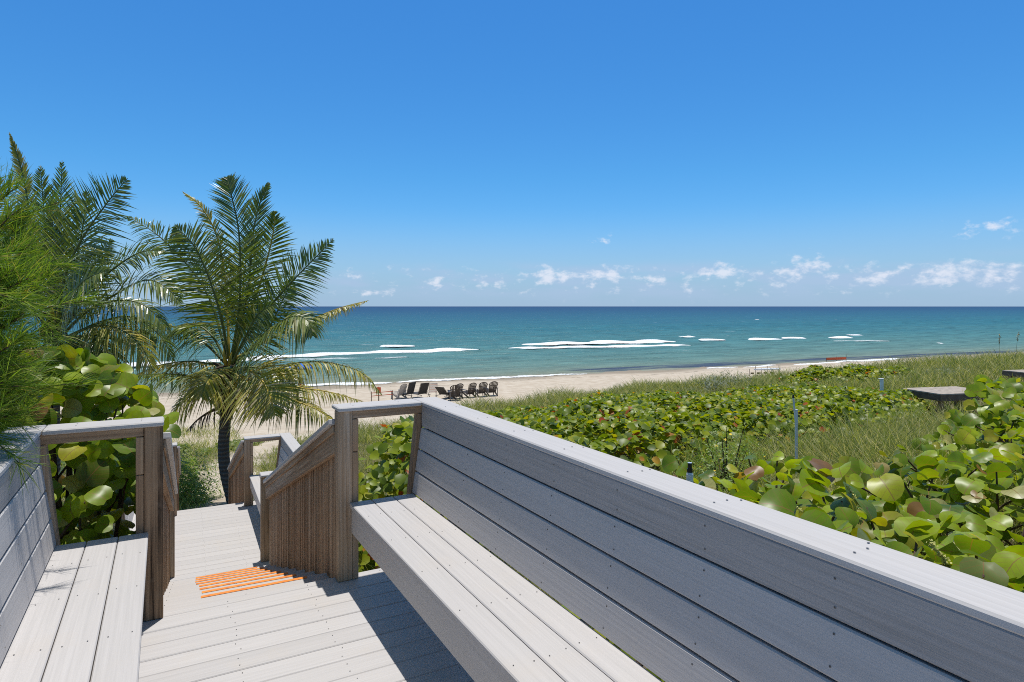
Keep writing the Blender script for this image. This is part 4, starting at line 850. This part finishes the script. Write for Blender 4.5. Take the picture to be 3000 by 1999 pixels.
NR_TOP = [(1.8, .3, .42), (1.85, 1.2, .58), (3, 1.5, .66), (3.4, 2.1, .62), (3.6, 3.4, .44), (4.8, 2.6, .58), (7.5, 3.3, .70), (9.4, 3.6, .60), (2.2, 2.6, .48), (2.6, 3.4, .40), (5, 2.6, .56), (4, 0, .65), (7, 1.5, .74), (6, 2.4, .60)]
grape('sea_grape_shrub', 'large leaved sea grape close behind the right bench back', NR, NR_TOP, 155, (.035, .086), LEAF_HI, grape_near, (3.4, 2.2, -.4), 32, nstem=420, thick=.55, up=.75, lumpa=1.5)
RT = [(23.5, 17.6), (27, 16.6), (31, 16.8), (33, 18.6), (30, 20.6), (25.5, 20.4)]
grape('sea_grape_shrub', 'far patch of green sea grape on the dune ridge, above the short white post', RT, [(27, 18.5, -1.45), (31, 18.5, -1.5), (24, 18.5, -1.7)], 150, (.07, .11), LEAF_LO, grape_mid, (28, 18.6, -2), 33, nstem=20, lumpa=1.6)
def spikes():
    par = [o for o in COL.objects if o.get('label', '').startswith('large leaved sea grape')][0]
    for (u, v, zc, ln, cv) in ((2318, 1478, 3.2, .16, 1.0), (2275, 1455, 3.1, .12, -.8), (2480, 1425, 3.3, .13, .5), (2725, 1590, 2.3, .10, .6)):
        p = at(u, v, zc) - par.location; b = MB(); pts = []
        for k in range(12):
            t = k / 11; a = cv * 2.2 * t; pts.append(p + Vector((CP * math.sin(a) * ln * .6, -SP * math.sin(a) * ln * .6, -ln * t + ln * .35 * (1 - math.cos(a)))))
        b.tube(pts, [.004] * 12, 5); rg = random.Random(int(u))
        for k in range(150):
            q = pts[rg.randrange(12)] + Vector((rg.gauss(0, .006), rg.gauss(0, .006), rg.gauss(0, .006))); b.disc(q, .0042, (rg.gauss(0, 1), rg.gauss(0, 1), 1), 5)
        b.build('flower_spike', plain('pale yellow blossom', (.55, .52, .16), .7), par)
spikes()
def left_grape():
    base = Vector((-.65, 5.0, -1.35)); o = thing('sea_grape_shrub', 'tall sea grape with big round leaves seen through and over the left end frame', 'shrub', base)
    rg = np.random.default_rng(44); P = []; Nn = []; D = []; s = []
    while len(P) < 1250:
        a, z = rg.uniform(0, 6.28), rg.uniform(-1.1, 1.27); t = (z + 1.1) / 2.37
        prof = (.75 + .35 * math.sin(math.pi * min(1, t * 1.05))) * (1 if t < .75 else math.sqrt(max(0, 1 - ((t - .75) / .27) ** 2)))
        rr = math.sqrt(rg.uniform(.25, 1)) * prof; x, y = -.70 + .84 * rr * math.cos(a), 5.0 + .68 * rr * math.sin(a)
        if (x > -.13 and z < .72) or x > .16 or (x > -.30 and -.35 < z < .5 and y < 5.0): continue
        P.append((x, y, z)); out = np.array([math.cos(a), math.sin(a), 0]) * .5 + TOCAM * .45 + UPN * .55 + rg.normal(0, .38, 3); Nn.append(out); D.append(rg.normal(0, 1, 3) + UPN * .5); s.append(rg.uniform(.048, .09))
    P = np.array(P); V, Fc, at_ = scatter_leaves(P - np.array(base), np.array(Nn), np.array(D), s, LEAF_HI)
    np_mesh('foliage', V, Fc, grape_near, o, attrs=at_)
    st = MB()
    for i in rg.choice(len(P), 170, replace=False):
        p = Vector(P[i]) - base; r0 = Vector((rg.normal(-.1, .22), rg.normal(0, .2), 0)); m = r0.lerp(p, .55) + Vector((rg.normal(0, .12), rg.normal(0, .12), .1)); st.tube(catmull([r0, m, p], 9), list(np.linspace(.022, .0045, 9)), 5)
    st.build('branches', bark, o, smooth=True)
left_grape()
def bush(name, label, cat, c, rad, hgt, n, size, mat, seed, tmpl=LEAF_LANCE, flowers=None, upb=.4):
    c = Vector((c[0], c[1], float(gz(c[0], c[1])))); o = thing(name, label, cat, c); rg = np.random.default_rng(seed)
    d = unit(rg.normal(0, 1, (n, 3))); d[:, 2] = np.abs(d[:, 2]); rr = rg.random(n) ** .35; lump = 1 + .22 * np.sin(5 * np.arctan2(d[:, 1], d[:, 0]) + 3 * d[:, 2])
    P = d * rr[:, None] * lump[:, None] * np.array([rad[0], rad[1], hgt])
    V, Fc, at_ = scatter_leaves(P, d + rg.normal(0, .5, (n, 3)) + UPN * upb, rg.normal(0, .6, (n, 3)) + d + UPN * .5, rg.uniform(*size, n), tmpl)
    np_mesh('foliage', V, Fc, mat, o)
    st = MB()
    for i in rg.choice(n, 36, replace=False): st.tube([Vector((rg.normal(0, rad[0] * .2), rg.normal(0, rad[1] * .2), -.05)), Vector(P[i]) * .55, Vector(P[i])], [.014, .009, .003], 4)
    st.build('stems', bark, o)
    if flowers:
        f = MB()
        for i in rg.choice(n, flowers, replace=False): f.disc(Vector(P[i]) * 1.06 + Vector((0, 0, .02)), rg.uniform(.012, .022), (rg.normal(0, .4), rg.normal(0, .4), 1), 6)
        f.build('flowers', plain('yellow petals', (.75, .5, .02), .6), o)
    return o
bush('green_bush', 'rounded bright green bush left of the sandy path below the stairs', 'bush', (.25, 16.9), (.95, 1.0), 1.25, 6500, (.035, .07), bush_mat, 51, upb=1.0)
bush('green_bush', 'pale green bush low on the dune left of the larger one', 'bush', (-1.2, 19.5), (1.2, 1.0), .9, 3500, (.04, .08), bush_mat, 52, upb=1.0)
bush('flowering_bush', 'fine leaved light green bush with tiny yellow flowers beside the thin white pipe', 'bush', (5.7, 5.25), (.62, .5), .85, 4200, (.014, .028), bush_mat, 53, flowers=45)
bush('silver_shrub', 'silvery grey low shrub at the seaward edge of the thicket', 'shrub', (21.6, 19.9), (2.1, 1.2), .9, 3500, (.04, .08), silver_mat, 54)
bush('silver_shrub', 'smaller silvery shrub on the right hand dune ridge', 'shrub', (31.0, 15.6), (1.4, .9), .5, 2000, (.04, .08), silver_mat, 55)

# ------------------------------------------------------------------ dune grass
def blades(P, L, W, lean, rg, curl=.5):
    n = len(P); a = rg.uniform(0, 6.283, n); h = np.c_[np.cos(a), np.sin(a), np.zeros(n)]; h = h + np.array([-.55, -.25, 0]) * .6; h = unit(h)
    d = unit(h * lean[:, None] + UPN); w = np.cross(d, rg.normal(0, 1, (n, 3))); w = unit(w) * W[:, None] * .5; V = []
    for s_, ws in ((0, 1), (.4, .85), (.75, .55), (1, 0)):
        q = P + d * (L * s_)[:, None] + (h * (.45 * curl) - UPN * (.35 * curl)) * (L * s_ ** 2.2)[:, None]
        if ws: V += [q - w * ws, q + w * ws]
        else: V.append(q)
    V = np.stack(V, 1).reshape(-1, 3); b = (np.arange(n) * 7)[:, None]
    T = np.concatenate([b + [[0, 1, 3]], b + [[0, 3, 2]], b + [[2, 3, 5]], b + [[2, 5, 4]], b + [[4, 5, 6]]]); return V, T
def grass():
    rg = np.random.default_rng(77); out = []
    def zone(x0, x1, y0, y1, dens, L, W, clump=.5, test=None):
        n = int((x1 - x0) * (y1 - y0) * dens); x = rg.uniform(x0, x1, n); y = rg.uniform(y0, y1, n)
        zc = x * SP + y * CP; xc = x * CP - y * SP; u = 1500 + F * xc / np.maximum(zc, .5)
        k = (zc > .8) & (u > -350) & (u < 3350) & ~((x > -.7) & (x < 1.70) & (y < 10.6)) & ~((np.abs(x - .55) < .68) & (y < 14.6)) & (path_dist(x, y) > .62 + .3 * np.sin(2.3 * y + x))
        k &= ~(inside(CT, x, y) & (edge_dist(CT, x, y) > .55)) & ~(inside(NR, x, y) & (edge_dist(NR, x, y) > .9)) & ~inside(RT, x, y)
        f = .5 + .5 * np.sin(1.9 * x + 1.7 * np.sin(1.1 * y)) * np.sin(2.2 * y + 1.3 * np.sin(.8 * x)); k &= rg.random(n) > clump * (1 - f)
        if test is not None: k &= test(x, y)
        x, y = x[k], y[k]; m = len(x); g = gz(x, y); sc = .7 + .5 * (.5 + .5 * np.sin(1.3 * x + 2 * np.sin(.9 * y)))
        out.append((np.c_[x, y, g - .02], rg.uniform(L[0], L[1], m) * sc, rg.uniform(W[0], W[1], m), np.abs(rg.normal(.35, .28, m))))
    zone(3.2, 14, 2.3, 8.5, 560, (.4, .85), (.005, .010), .55)           # strip between the sea grapes
    zone(1.6, 5, 3.6, 6, 420, (.3, .7), (.005, .009), .35)
    zone(8, 34, 6, 16, 60, (.4, .8), (.010, .018), .4)
    zone(-3.5, 1.6, 10.5, 17, 110, (.25, .6), (.006, .012), .7)
    zone(1.5, 6, 7.5, 20, 120, (.35, .75), (.007, .012), .5)
    zone(-9, 8, 17, 40, 100, (.22, .5), (.010, .02), .6, lambda x, y: y < np.where(x < 3.2, 39, 31) - 1.2 * np.sin(1.3 * x))
    edge_ = lambda x, y: y < 27.6 - .11 * np.clip(x - 12, 0, 60) + .8 * np.sin(.7 * x) + .5 * np.sin(1.9 * x)
    zone(6, 22, 16, 29, 130, (.4, .85), (.012, .02), .45, edge_)
    zone(20, 36, 13, 27, 100, (.45, .95), (.014, .024), .4, edge_)
    zone(34, 62, 8, 25, 60, (.5, 1.05), (.02, .032), .4, edge_)
    P, L, W, ln = (np.concatenate(q) for q in zip(*out)); V, T = blades(P, L, W, ln, rg)
    kind(np_mesh('dune_grass', V, T, grass_mat, None, smooth=False), 'stuff', 'yellow green dune grass over the slopes between the shrubs', 'grass')
    # low creeper patches in the sand left of the path
    n = 9000; x = rg.uniform(-6, 4.2, n); y = rg.uniform(23, 31.5, n)
    k = (((x - 3.0) / 1.2) ** 2 + ((y - 28.6) / 2.6) ** 2 < 1) | ((.5 + .5 * np.sin(1.1 * x + 2) * np.sin(.9 * y) > .55) & (x < 1.5)); k &= path_dist(x, y) > .7
    x, y = x[k], y[k]; V, Fc, at_ = scatter_leaves(np.c_[x, y, gz(x, y) + rg.uniform(.03, .22, len(x))], np.c_[rg.normal(0, .5, len(x)), rg.normal(0, .5, len(x)), np.ones(len(x))], rg.normal(0, 1, (len(x), 3)), rg.uniform(.05, .09, len(x)), LEAF_LO)
    kind(np_mesh('beach_creeper', V, Fc, creeper_mat), 'stuff', 'low green creeper spreading on the sand behind the palm trunk', 'ground cover')
grass()
def sea_oat(label, u, v0, v1, zc, lean):
    b = at(u, v1, zc); t = at(u + lean, v0, zc); b.z = min(b.z, float(gz(b.x, b.y))) ; o = thing('sea_oat', label, 'grass stalk', b, group='sea oats on the dune ridge')
    m = b.lerp(t, .6) - Vector((lean * .004, 0, 0)); s = MB(); s.tube(catmull([b - b, m - b, t - b], 10), list(np.linspace(.008, .004, 10)), 4); s.build('stem', plain('dry stalk', (.3, .25, .12), .8), o)
    h = MB(); rg = random.Random(u)
    for k in range(26):
        q = (t - b).lerp(m - b, k / 26 * .55); d = Vector((rg.uniform(-.09, .09), rg.uniform(-.06, .06), rg.uniform(-.12, .02))); h.beam(q + d * .3, q + d, .03, .008)
    h.build('seed_head', plain('straw seed', (.42, .35, .18), .8), o)
sea_oat('taller sea oat stalk with drooping straw seed head at the far right', 2972, 972, 1060, 30, 12)
sea_oat('thin sea oat stalk left of the taller one on the right ridge', 2926, 978, 1055, 30, 3)

# ------------------------------------------------------------------ things in the dunes
def riser(label, u, v0, v1, zc, r, head, group=None, bend=0.0):
    t = at(u, v0, zc); b = at(u + bend, v1, zc); gzv = float(gz(b.x, b.y)); b2 = Vector((b.x, b.y, gzv - .1)); o = thing('riser_pipe', label, 'pipe', b2)
    p = MB(); p.tube([b - b2 if b.z > b2.z else Vector((0, 0, 0)), t - b2], r, 12); p.tube([Vector((0, 0, 0)), b - b2 + Vector((0, 0, .22))], r * 1.55, 12); p.build('pipe', white_pvc, o, smooth=False)
    h = MB(); q = t - b2; h.tube([q, q + Vector((0, 0, head * .45))], r * 1.3, 12); h.tube([q + Vector((0, 0, head * .45)), q + Vector((0, 0, head))], r * .98, 12); h.build('sprinkler_head', black_plastic, o)
riser('thin white pipe with a black tip standing tall in the grass before the thicket', 2324, 1166, 1255, 7.4, .0105, .035, bend=9)
def near_riser():
    t = at(2021, 1384, 3.5); b = Vector((t.x, t.y, float(gz(t.x, t.y)) - .1)); o = thing('riser_pipe', 'white pipe with black sprinkler head just behind the right bench cap', 'pipe', b); q = t - b
    p = MB(); p.tube([Vector((0, 0, 0)), q + Vector((0, 0, -.012)), q], [.019, .019, .015], 14); p.build('pipe', white_pvc, o)
    h = MB(); h.tube([q, q + Vector((0, 0, .020))], .0155, 14); h.tube([q + Vector((0, 0, .020)), q + Vector((0, 0, .050))], .0118, 14); h.build('sprinkler_head', black_plastic, o)
    c = MB(); c.tube([q + Vector((0, 0, .0502)), q + Vector((0, 0, .0535))], .0122, 14); c.build('cap', plain('pale cap', (.45, .5, .6), .25), o)
near_riser()
def white_post():
    t = at(2583, 1112, 17.0); b = at(2583, 1145, 17.0); g = float(gz(b.x, b.y)); b.z = min(b.z, g); o = thing('white_post', 'short square white post standing in the thicket near the wooden platform', 'post', b, -PSI)
    h = t.z - b.z; p = MB(); p.box(-.036, .036, -.036, .036, 0, h, .008); p.build('shaft', white_pvc, o); c = MB(); c.box(-.07, .04, -.045, .045, h + .002, h + .03, .006); c.build('cap', white_pvc, o)
white_post()
def platform(label, cu, cv, zc, w, d, rz, th=.16):
    t = at(cu, cv, zc); g = float(gz(t.x, t.y)); b = Vector((t.x, t.y, g)); o = thing('wooden_platform', label, 'platform', b, rz); z = t.z - g; s = MB(); y = -d / 2
    while y < d / 2 - .05: s.box(-w / 2, w / 2, y, y + .134, z - .035, z, .003); y += .14
    s.build('decking', plain('weathered grey planks', (.40, .34, .28), .85, noise=.3), o)
    r = MB(); 
    for a in (-1, 1): r.box(-w / 2 + .02, w / 2 - .02, a * (d / 2 - .04) - .02, a * (d / 2 - .04) + .02, z - th - .04, z - .037); r.box(a * (w / 2 - .04) - .02, a * (w / 2 - .04) + .02, -d / 2 + .065, d / 2 - .065, z - th - .04, z - .037)
    r.build('fascia', plain('dark stained plank', (.17, .12, .085), .85, noise=.3), o)
    for sx in (-1, 1):
        for sy in (-1, 1):
            p = MB(); p.box(sx * (w / 2 - .2) - .05, sx * (w / 2 - .2) + .05, sy * (d / 2 - .2) - .05, sy * (d / 2 - .2) + .05, -.4, z - .04); p.build('leg', wood_z, o)
platform('low grey plank platform amid the grass, left of the large leaves at the right', 2780, 1143, 17.5, 1.85, 1.25, R(-16))
platform('farther plank platform cut off by the right edge of the photo', 3035, 1088, 24, 1.7, 1.3, R(-16))

# ------------------------------------------------------------------ the beach
def beach_pt(u, v):
    """the point of the sloping beach seen at photo pixel (u, v)"""
    zc = 48.0
    for _ in range(30):
        p = at(u, v, zc); zg = float(gz(p.x, p.y)); zc = .5 * zc + .5 * (H - zg) * F / (v - HZ)
    p = at(u, v, zc); return Vector((p.x, p.y, float(gz(p.x, p.y))))
def adirondack(label, p, rz, mat, legs=None):
    o = thing('adirondack_chair', label, 'chair', p, rz, 'chairs on the sand'); k = 1.12            # faces +y
    def mb(nm, fn, m=mat): q = MB(); fn(q); q.v = [(a * k, b * k, c * k) for a, b, c in q.v]; return q.build(nm, m, o)
    def seat(q):
        for j in range(6): y = .32 - j * .095; z = .40 - (.32 - y) * .28; q.cbox((0, y, z), ((1, 0, 0), (0, .963, .27), (0, -.27, .963)), (.29, .042, .011))
    mb('seat', seat)
    def back(q):
        for j in range(-3, 4):
            fx = j * .072; top = .74 * math.sqrt(1 - (j / 5.2) ** 2); q.beam((fx, -.20, .24), (fx * 1.32, -.20 - top * .42, .26 + top), .062 + .004 * abs(j), .018, (0, 1, .4))
        for t_ in (.3, .62): q.beam((-.27, -.215 - t_ * .33, .27 + t_ * .78), (.27, -.215 - t_ * .33, .27 + t_ * .78), .05, .02, (0, 1, .4))
        n = 14
        for j in range(n):
            a0, a1 = math.pi * j / n, math.pi * (j + 1) / n; f = lambda a: (math.cos(a) * .31, -.20 - (.56 + .20 * math.sin(a)) * .42, .26 + .56 + .20 * math.sin(a))
            q.beam(f(a0), f(a1), .05, .02, (0, 1, .4))
    mb('backrest', back)
    for s in (-1, 1):
        mb('armrest', lambda q: q.cbox((s * .36, .06, .545), ((1, 0, 0), (0, 1, 0), (0, 0, 1)), (.065, .36, .013)))
        mb('leg', lambda q: q.beam((s * .33, .36, 0), (s * .33, .36, .53), .085, .03, (1, 0, 0)))
        mb('leg', lambda q: (q.beam((s * .30, .36, .36), (s * .30, -.42, .05), .03, .11), q.beam((s * .30, -.45, 0), (s * .30, -.36, .12), .03, .10, (0, 1, 0)), q.beam((s * .345, -.28, .1), (s * .345, -.28, .53), .03, .06, (0, 1, 0))))
    return o
E = 1.0
def cp(x, y): return beach_pt(1140 + x * .14025, 1110 + y * .14025)
proto = adirondack('brown slatted beach chair, rightmost of the row on the sand', cp(2130, 356), R(-4), chair_brown)
for (x, y, rz, lab) in ((1910, 374, R(-2), 'brown slatted beach chair, second from the right end of the row'), (1665, 392, R(10), 'brown slatted beach chair standing apart in the middle of the row'),
                        (1385, 412, R(12), 'brown slatted beach chair mostly hidden behind another one'), (1370, 448, R(-20), 'brown slatted beach chair nearest the bench rail, before another one')):
    dup(proto, cp(x, y), rz, lab)
adirondack('pale weathered slatted chair at the left end of the row', cp(205, 418), R(24), chair_grey)
def lounger(label, p, rz, ang, hgt=.95):
    o = thing('sun_lounger', label, 'lounger', p, rz, 'loungers on the sand'); ca, sa = math.cos(ang), math.sin(ang)
    b = MB(); w = .36; f = lambda t, x: (x, -t * ca, .32 + t * sa)
    b.add([f(.03, -w + .03), f(.03, w - .03), f(hgt, w - .03), f(hgt, -w + .03)] + [(x, y - .008, z - .006) for x, y, z in (f(.03, -w + .03), f(.03, w - .03), f(hgt, w - .03), f(hgt, -w + .03))], [(0, 1, 2, 3), (7, 6, 5, 4), (0, 4, 5, 1), (1, 5, 6, 2), (2, 6, 7, 3), (3, 7, 4, 0)])
    bk = b.build('backrest', sling_black, o); g = MB(); g.tube([f(0, -w), f(hgt, -w), f(hgt + .01, 0), f(hgt, w), f(0, w)], .018, 8); g.build('back_frame', metal_dark, bk)
    s = MB(); s.box(-w + .03, w - .03, .03, 1.22, .315, .325, .002); s.build('seat', sling_black, o)
    fr = MB(); 
    for sx in (-1, 1): fr.tube([(sx * w, -.62, .30), (sx * w, 1.26, .32)], .018, 8)
    fr.tube([(-w, 1.26, .32), (w, 1.26, .32)], .018, 8); fr.build('frame', metal_dark, o)
    for sx in (-1, 1):
        for y in (-.5, 1.0): l = MB(); l.tube([(sx * w, y, 0), (sx * w, y, .31)], .018, 8); l.build('leg', metal_dark, o)
    return o
lounger('dark sling lounger with steep raised back, beside the pale slatted chair', cp(430, 415), R(26), R(72), .95)
lounger('dark sling lounger with leaning back, beside the orange striped chair', cp(690, 408), R(8), R(62), .97)
lounger('dark sling lounger with its back lowest, at the corner of the bench cap', cp(1150, 425), R(-52), R(42), .95)
def stripe_chair(p, rz):
    o = thing('folding_beach_chair', 'small folding chair with pale and orange webbing straps between the loungers', 'chair', p, rz)
    f = MB()
    for s in (-1, 1): f.tube([(s * .3, .3, 0), (s * .3, -.12, .42), (s * .3, -.3, 1.1)], .014, 8); f.tube([(s * .3, -.36, 0), (s * .3, .32, .42), (s * .3, -.16, .62)], .014, 8)
    f.tube([(-.3, -.3, 1.1), (.3, -.3, 1.1)], .014, 8); f.build('frame', plain('pale tube', (.5, .42, .36), .4), o)
    w = MB(); st = MB()
    for k in range(11):
        t = k / 10; q = w if k % 3 else st; q.beam((-.3, -.125 - .17 * t, .45 + .62 * t), (.3, -.125 - .17 * t, .45 + .62 * t), .012, .032, (0, -.25, 1))
    w.build('webbing', plain('pale webbing', (.5, .46, .44), .8), o); st.build('stripes', plain('rust webbing', (.45, .12, .06), .8), o)
    se = MB()
    for k in range(6): se.box(-.3, .3, -.1 + k * .07, -.05 + k * .07, .41, .42, .002)
    se.build('seat', plain('pale seat webbing', (.5, .46, .44), .8), o)
stripe_chair(cp(905, 395), R(-6))
def tape_fence(name, label, posts, hts, band=(.55, .16), tilt=0):
    b = posts[0]; o = thing(name, label, 'tape fence', b)
    for p, h in zip(posts, hts): s = MB(); s.beam(p - b - Vector((0, 0, .1)), p - b + Vector((0, 0, h)), .045, .045, (1, 0, 0)); s.build('stake', stake_mat, o)
    t = MB()
    for p, q in zip(posts, posts[1:]):
        for k in range(2 if band[1] < .1 else 1): t.beam(p - b + Vector((0, -.025, band[0] + .22 * k)), q - b + Vector((0, -.025, band[0] + .22 * k)), .004, band[1], ch=.001)
    t.build('tape', orange_tape, o)
tape_fence('taped_stakes', 'orange tape strung between stakes on the sand left of the chairs', [beach_pt(1088, 1178), beach_pt(1109, 1176), beach_pt(1150, 1172)], [.75, 1.05, .7], (.42, .05))
def orange_sign():
    b = beach_pt(1109, 1177); o = thing('marker_sign', 'small orange marker board on a stake at the taped sand', 'sign', b + Vector((0, -.08, 0)), -PSI); s = MB(); s.box(-.025, .025, -.02, .02, -.1, .75); s.build('stake', stake_mat, o); q = MB(); q.box(-.15, .15, -.035, -.022, .62, 1.05, .004); q.build('board', orange_tape, o)
orange_sign()
p0 = beach_pt(2421, 1061); p1 = beach_pt(2450, 1060); p2 = beach_pt(2479, 1059)
tape_fence('taped_stakes', 'long orange band on dark stakes at the waterline, right of the sand gap', [p0, p1, p2], [.6, .7, .95], (.42, .34))
def board_rack():
    a = beach_pt(2196, 1103); b = beach_pt(2282, 1100); o = thing('board_rack', 'low rack of short stakes carrying a long flat white board by the dune', 'rack', a)
    for k in range(6): p = a.lerp(b, k / 5) - a; s = MB(); s.beam(p - Vector((0, 0, .2)), p + Vector((0, 0, .75 + .25 * (k % 2))), .035, .035, (1, 0, 0)); s.build('stake', stake_mat, o)
    r = MB(); 
    for k in range(4): p = a.lerp(b, .02 + k * .22) - a; q = a.lerp(b, .12 + k * .22) - a; r.beam(p + Vector((0, -.08, .3)), q + Vector((0, -.08, .3)), .1, .16)
    r.build('crosspiece', stake_mat, o)
    n = thing('paddle_board', 'long flat white board lying on the low rack by the dune', 'board', a); w = MB(); m = []; 
    L = (b - a); d = L.normalized(); sd_ = Vector((-d.y, d.x, 0)); vs = []
    for z in (.60, .72):
        for k in range(13):
            t = k / 12; wd = .38 * math.sin(math.pi * (.06 + .88 * t)) ** .5
            for s in (-1, 1): vs.append(L * (.18 + .85 * t) + sd_ * wd * s + Vector((0, 0, z)))
    fs = []
    for lay in (0, 26):
        for k in range(12): i = lay + 2 * k; fs.append((i, i + 1, i + 3, i + 2))
    for k in range(12):
        for s in (0, 1): i = 2 * k + s; fs.append((i, i + 2, i + 28, i + 26))
    fs += [(0, 1, 27, 26), (24, 25, 51, 50)]; w.add(vs, fs); w.build('hull', white_paint, n)
board_rack()
def umbrella(label, u, v, rz):
    b = beach_pt(u, v); o = thing('beach_umbrella', label, 'umbrella', b, rz, 'blue umbrellas by the water'); p = MB(); p.tube([(0, 0, -.2), (.05, 0, 2.2)], .022, 8); p.build('pole', white_pvc, o)
    c = MB(); n = 8; vs = [(.05, 0, 2.3)]
    for r, z in ((.55, 2.2), (1.05, 1.92), (1.06, 1.78)):
        for k in range(n): a = 2 * math.pi * k / n; vs.append((.05 + r * math.cos(a), r * math.sin(a), z))
    fs = [(0, 1 + k, 1 + (k + 1) % n) for k in range(n)] + [(1 + l * n + k, 1 + l * n + (k + 1) % n, 1 + (l + 1) * n + (k + 1) % n, 1 + (l + 1) * n + k) for l in range(2) for k in range(n)]
    c.add(vs, fs); c.build('canopy', blue_cloth, o)
umbrella('blue beach umbrella by the water, left of the two seen through palm fronds', 858, 1138, 0)
umbrella('blue beach umbrella by the water, right of the two seen through palm fronds', 882, 1137, .4)
def person():
    b = beach_pt(881, 1141); o = thing('person', 'person sitting in a red top on the sand under the blue umbrellas', 'person', b, -PSI)
    def skin(name, pts, edges, rad, mat, par):
        me = bpy.data.meshes.new(name); me.from_pydata(pts, edges, []); ob = put(bpy.data.objects.new(name, me), par); md = ob.modifiers.new('skin', 'SKIN'); md.use_smooth_shade = True
        for v_, r in zip(me.skin_vertices[0].data, rad): v_.radius = (r, r)
        me.skin_vertices[0].data[0].use_root = True; s_ = ob.modifiers.new('sub', 'SUBSURF'); s_.levels = 1; s_.render_levels = 1; me.materials.append(mat); return ob
    sk = plain('skin', (.35, .2, .13), .6)
    pts = [(0, 0, .16), (0, -.04, .42), (0, -.03, .62), (0, .0, .74), (0, .02, .88), (-.19, -.02, .60), (-.27, .12, .38), (-.16, .30, .30), (.19, -.02, .60), (.27, .12, .38), (.16, .30, .30), (-.11, .02, .14), (-.16, .42, .42), (-.15, .62, .06), (-.15, .74, .08), (.11, .02, .14), (.16, .42, .42), (.15, .62, .06), (.15, .74, .08)]
    ed = [(0, 1), (1, 2), (2, 3), (3, 4), (2, 5), (5, 6), (6, 7), (2, 8), (8, 9), (9, 10), (0, 11), (11, 12), (12, 13), (13, 14), (0, 15), (15, 16), (16, 17), (17, 18)]
    body = skin('body', pts, ed, [.15, .14, .15, .06, .1, .06, .045, .035, .06, .045, .035, .1, .075, .05, .04, .1, .075, .05, .04], sk, o)
    skin('shirt', [(0, -.005, .22), (0, -.04, .42), (0, -.03, .62)], [(0, 1), (1, 2)], [.165, .155, .168], plain('red cloth', (.5, .04, .03), .8), o)
    skin('hair', [(0, .0, .90), (0, -.01, .97)], [(0, 1)], [.105, .085], plain('dark hair', (.015, .012, .01), .6), o)
person()
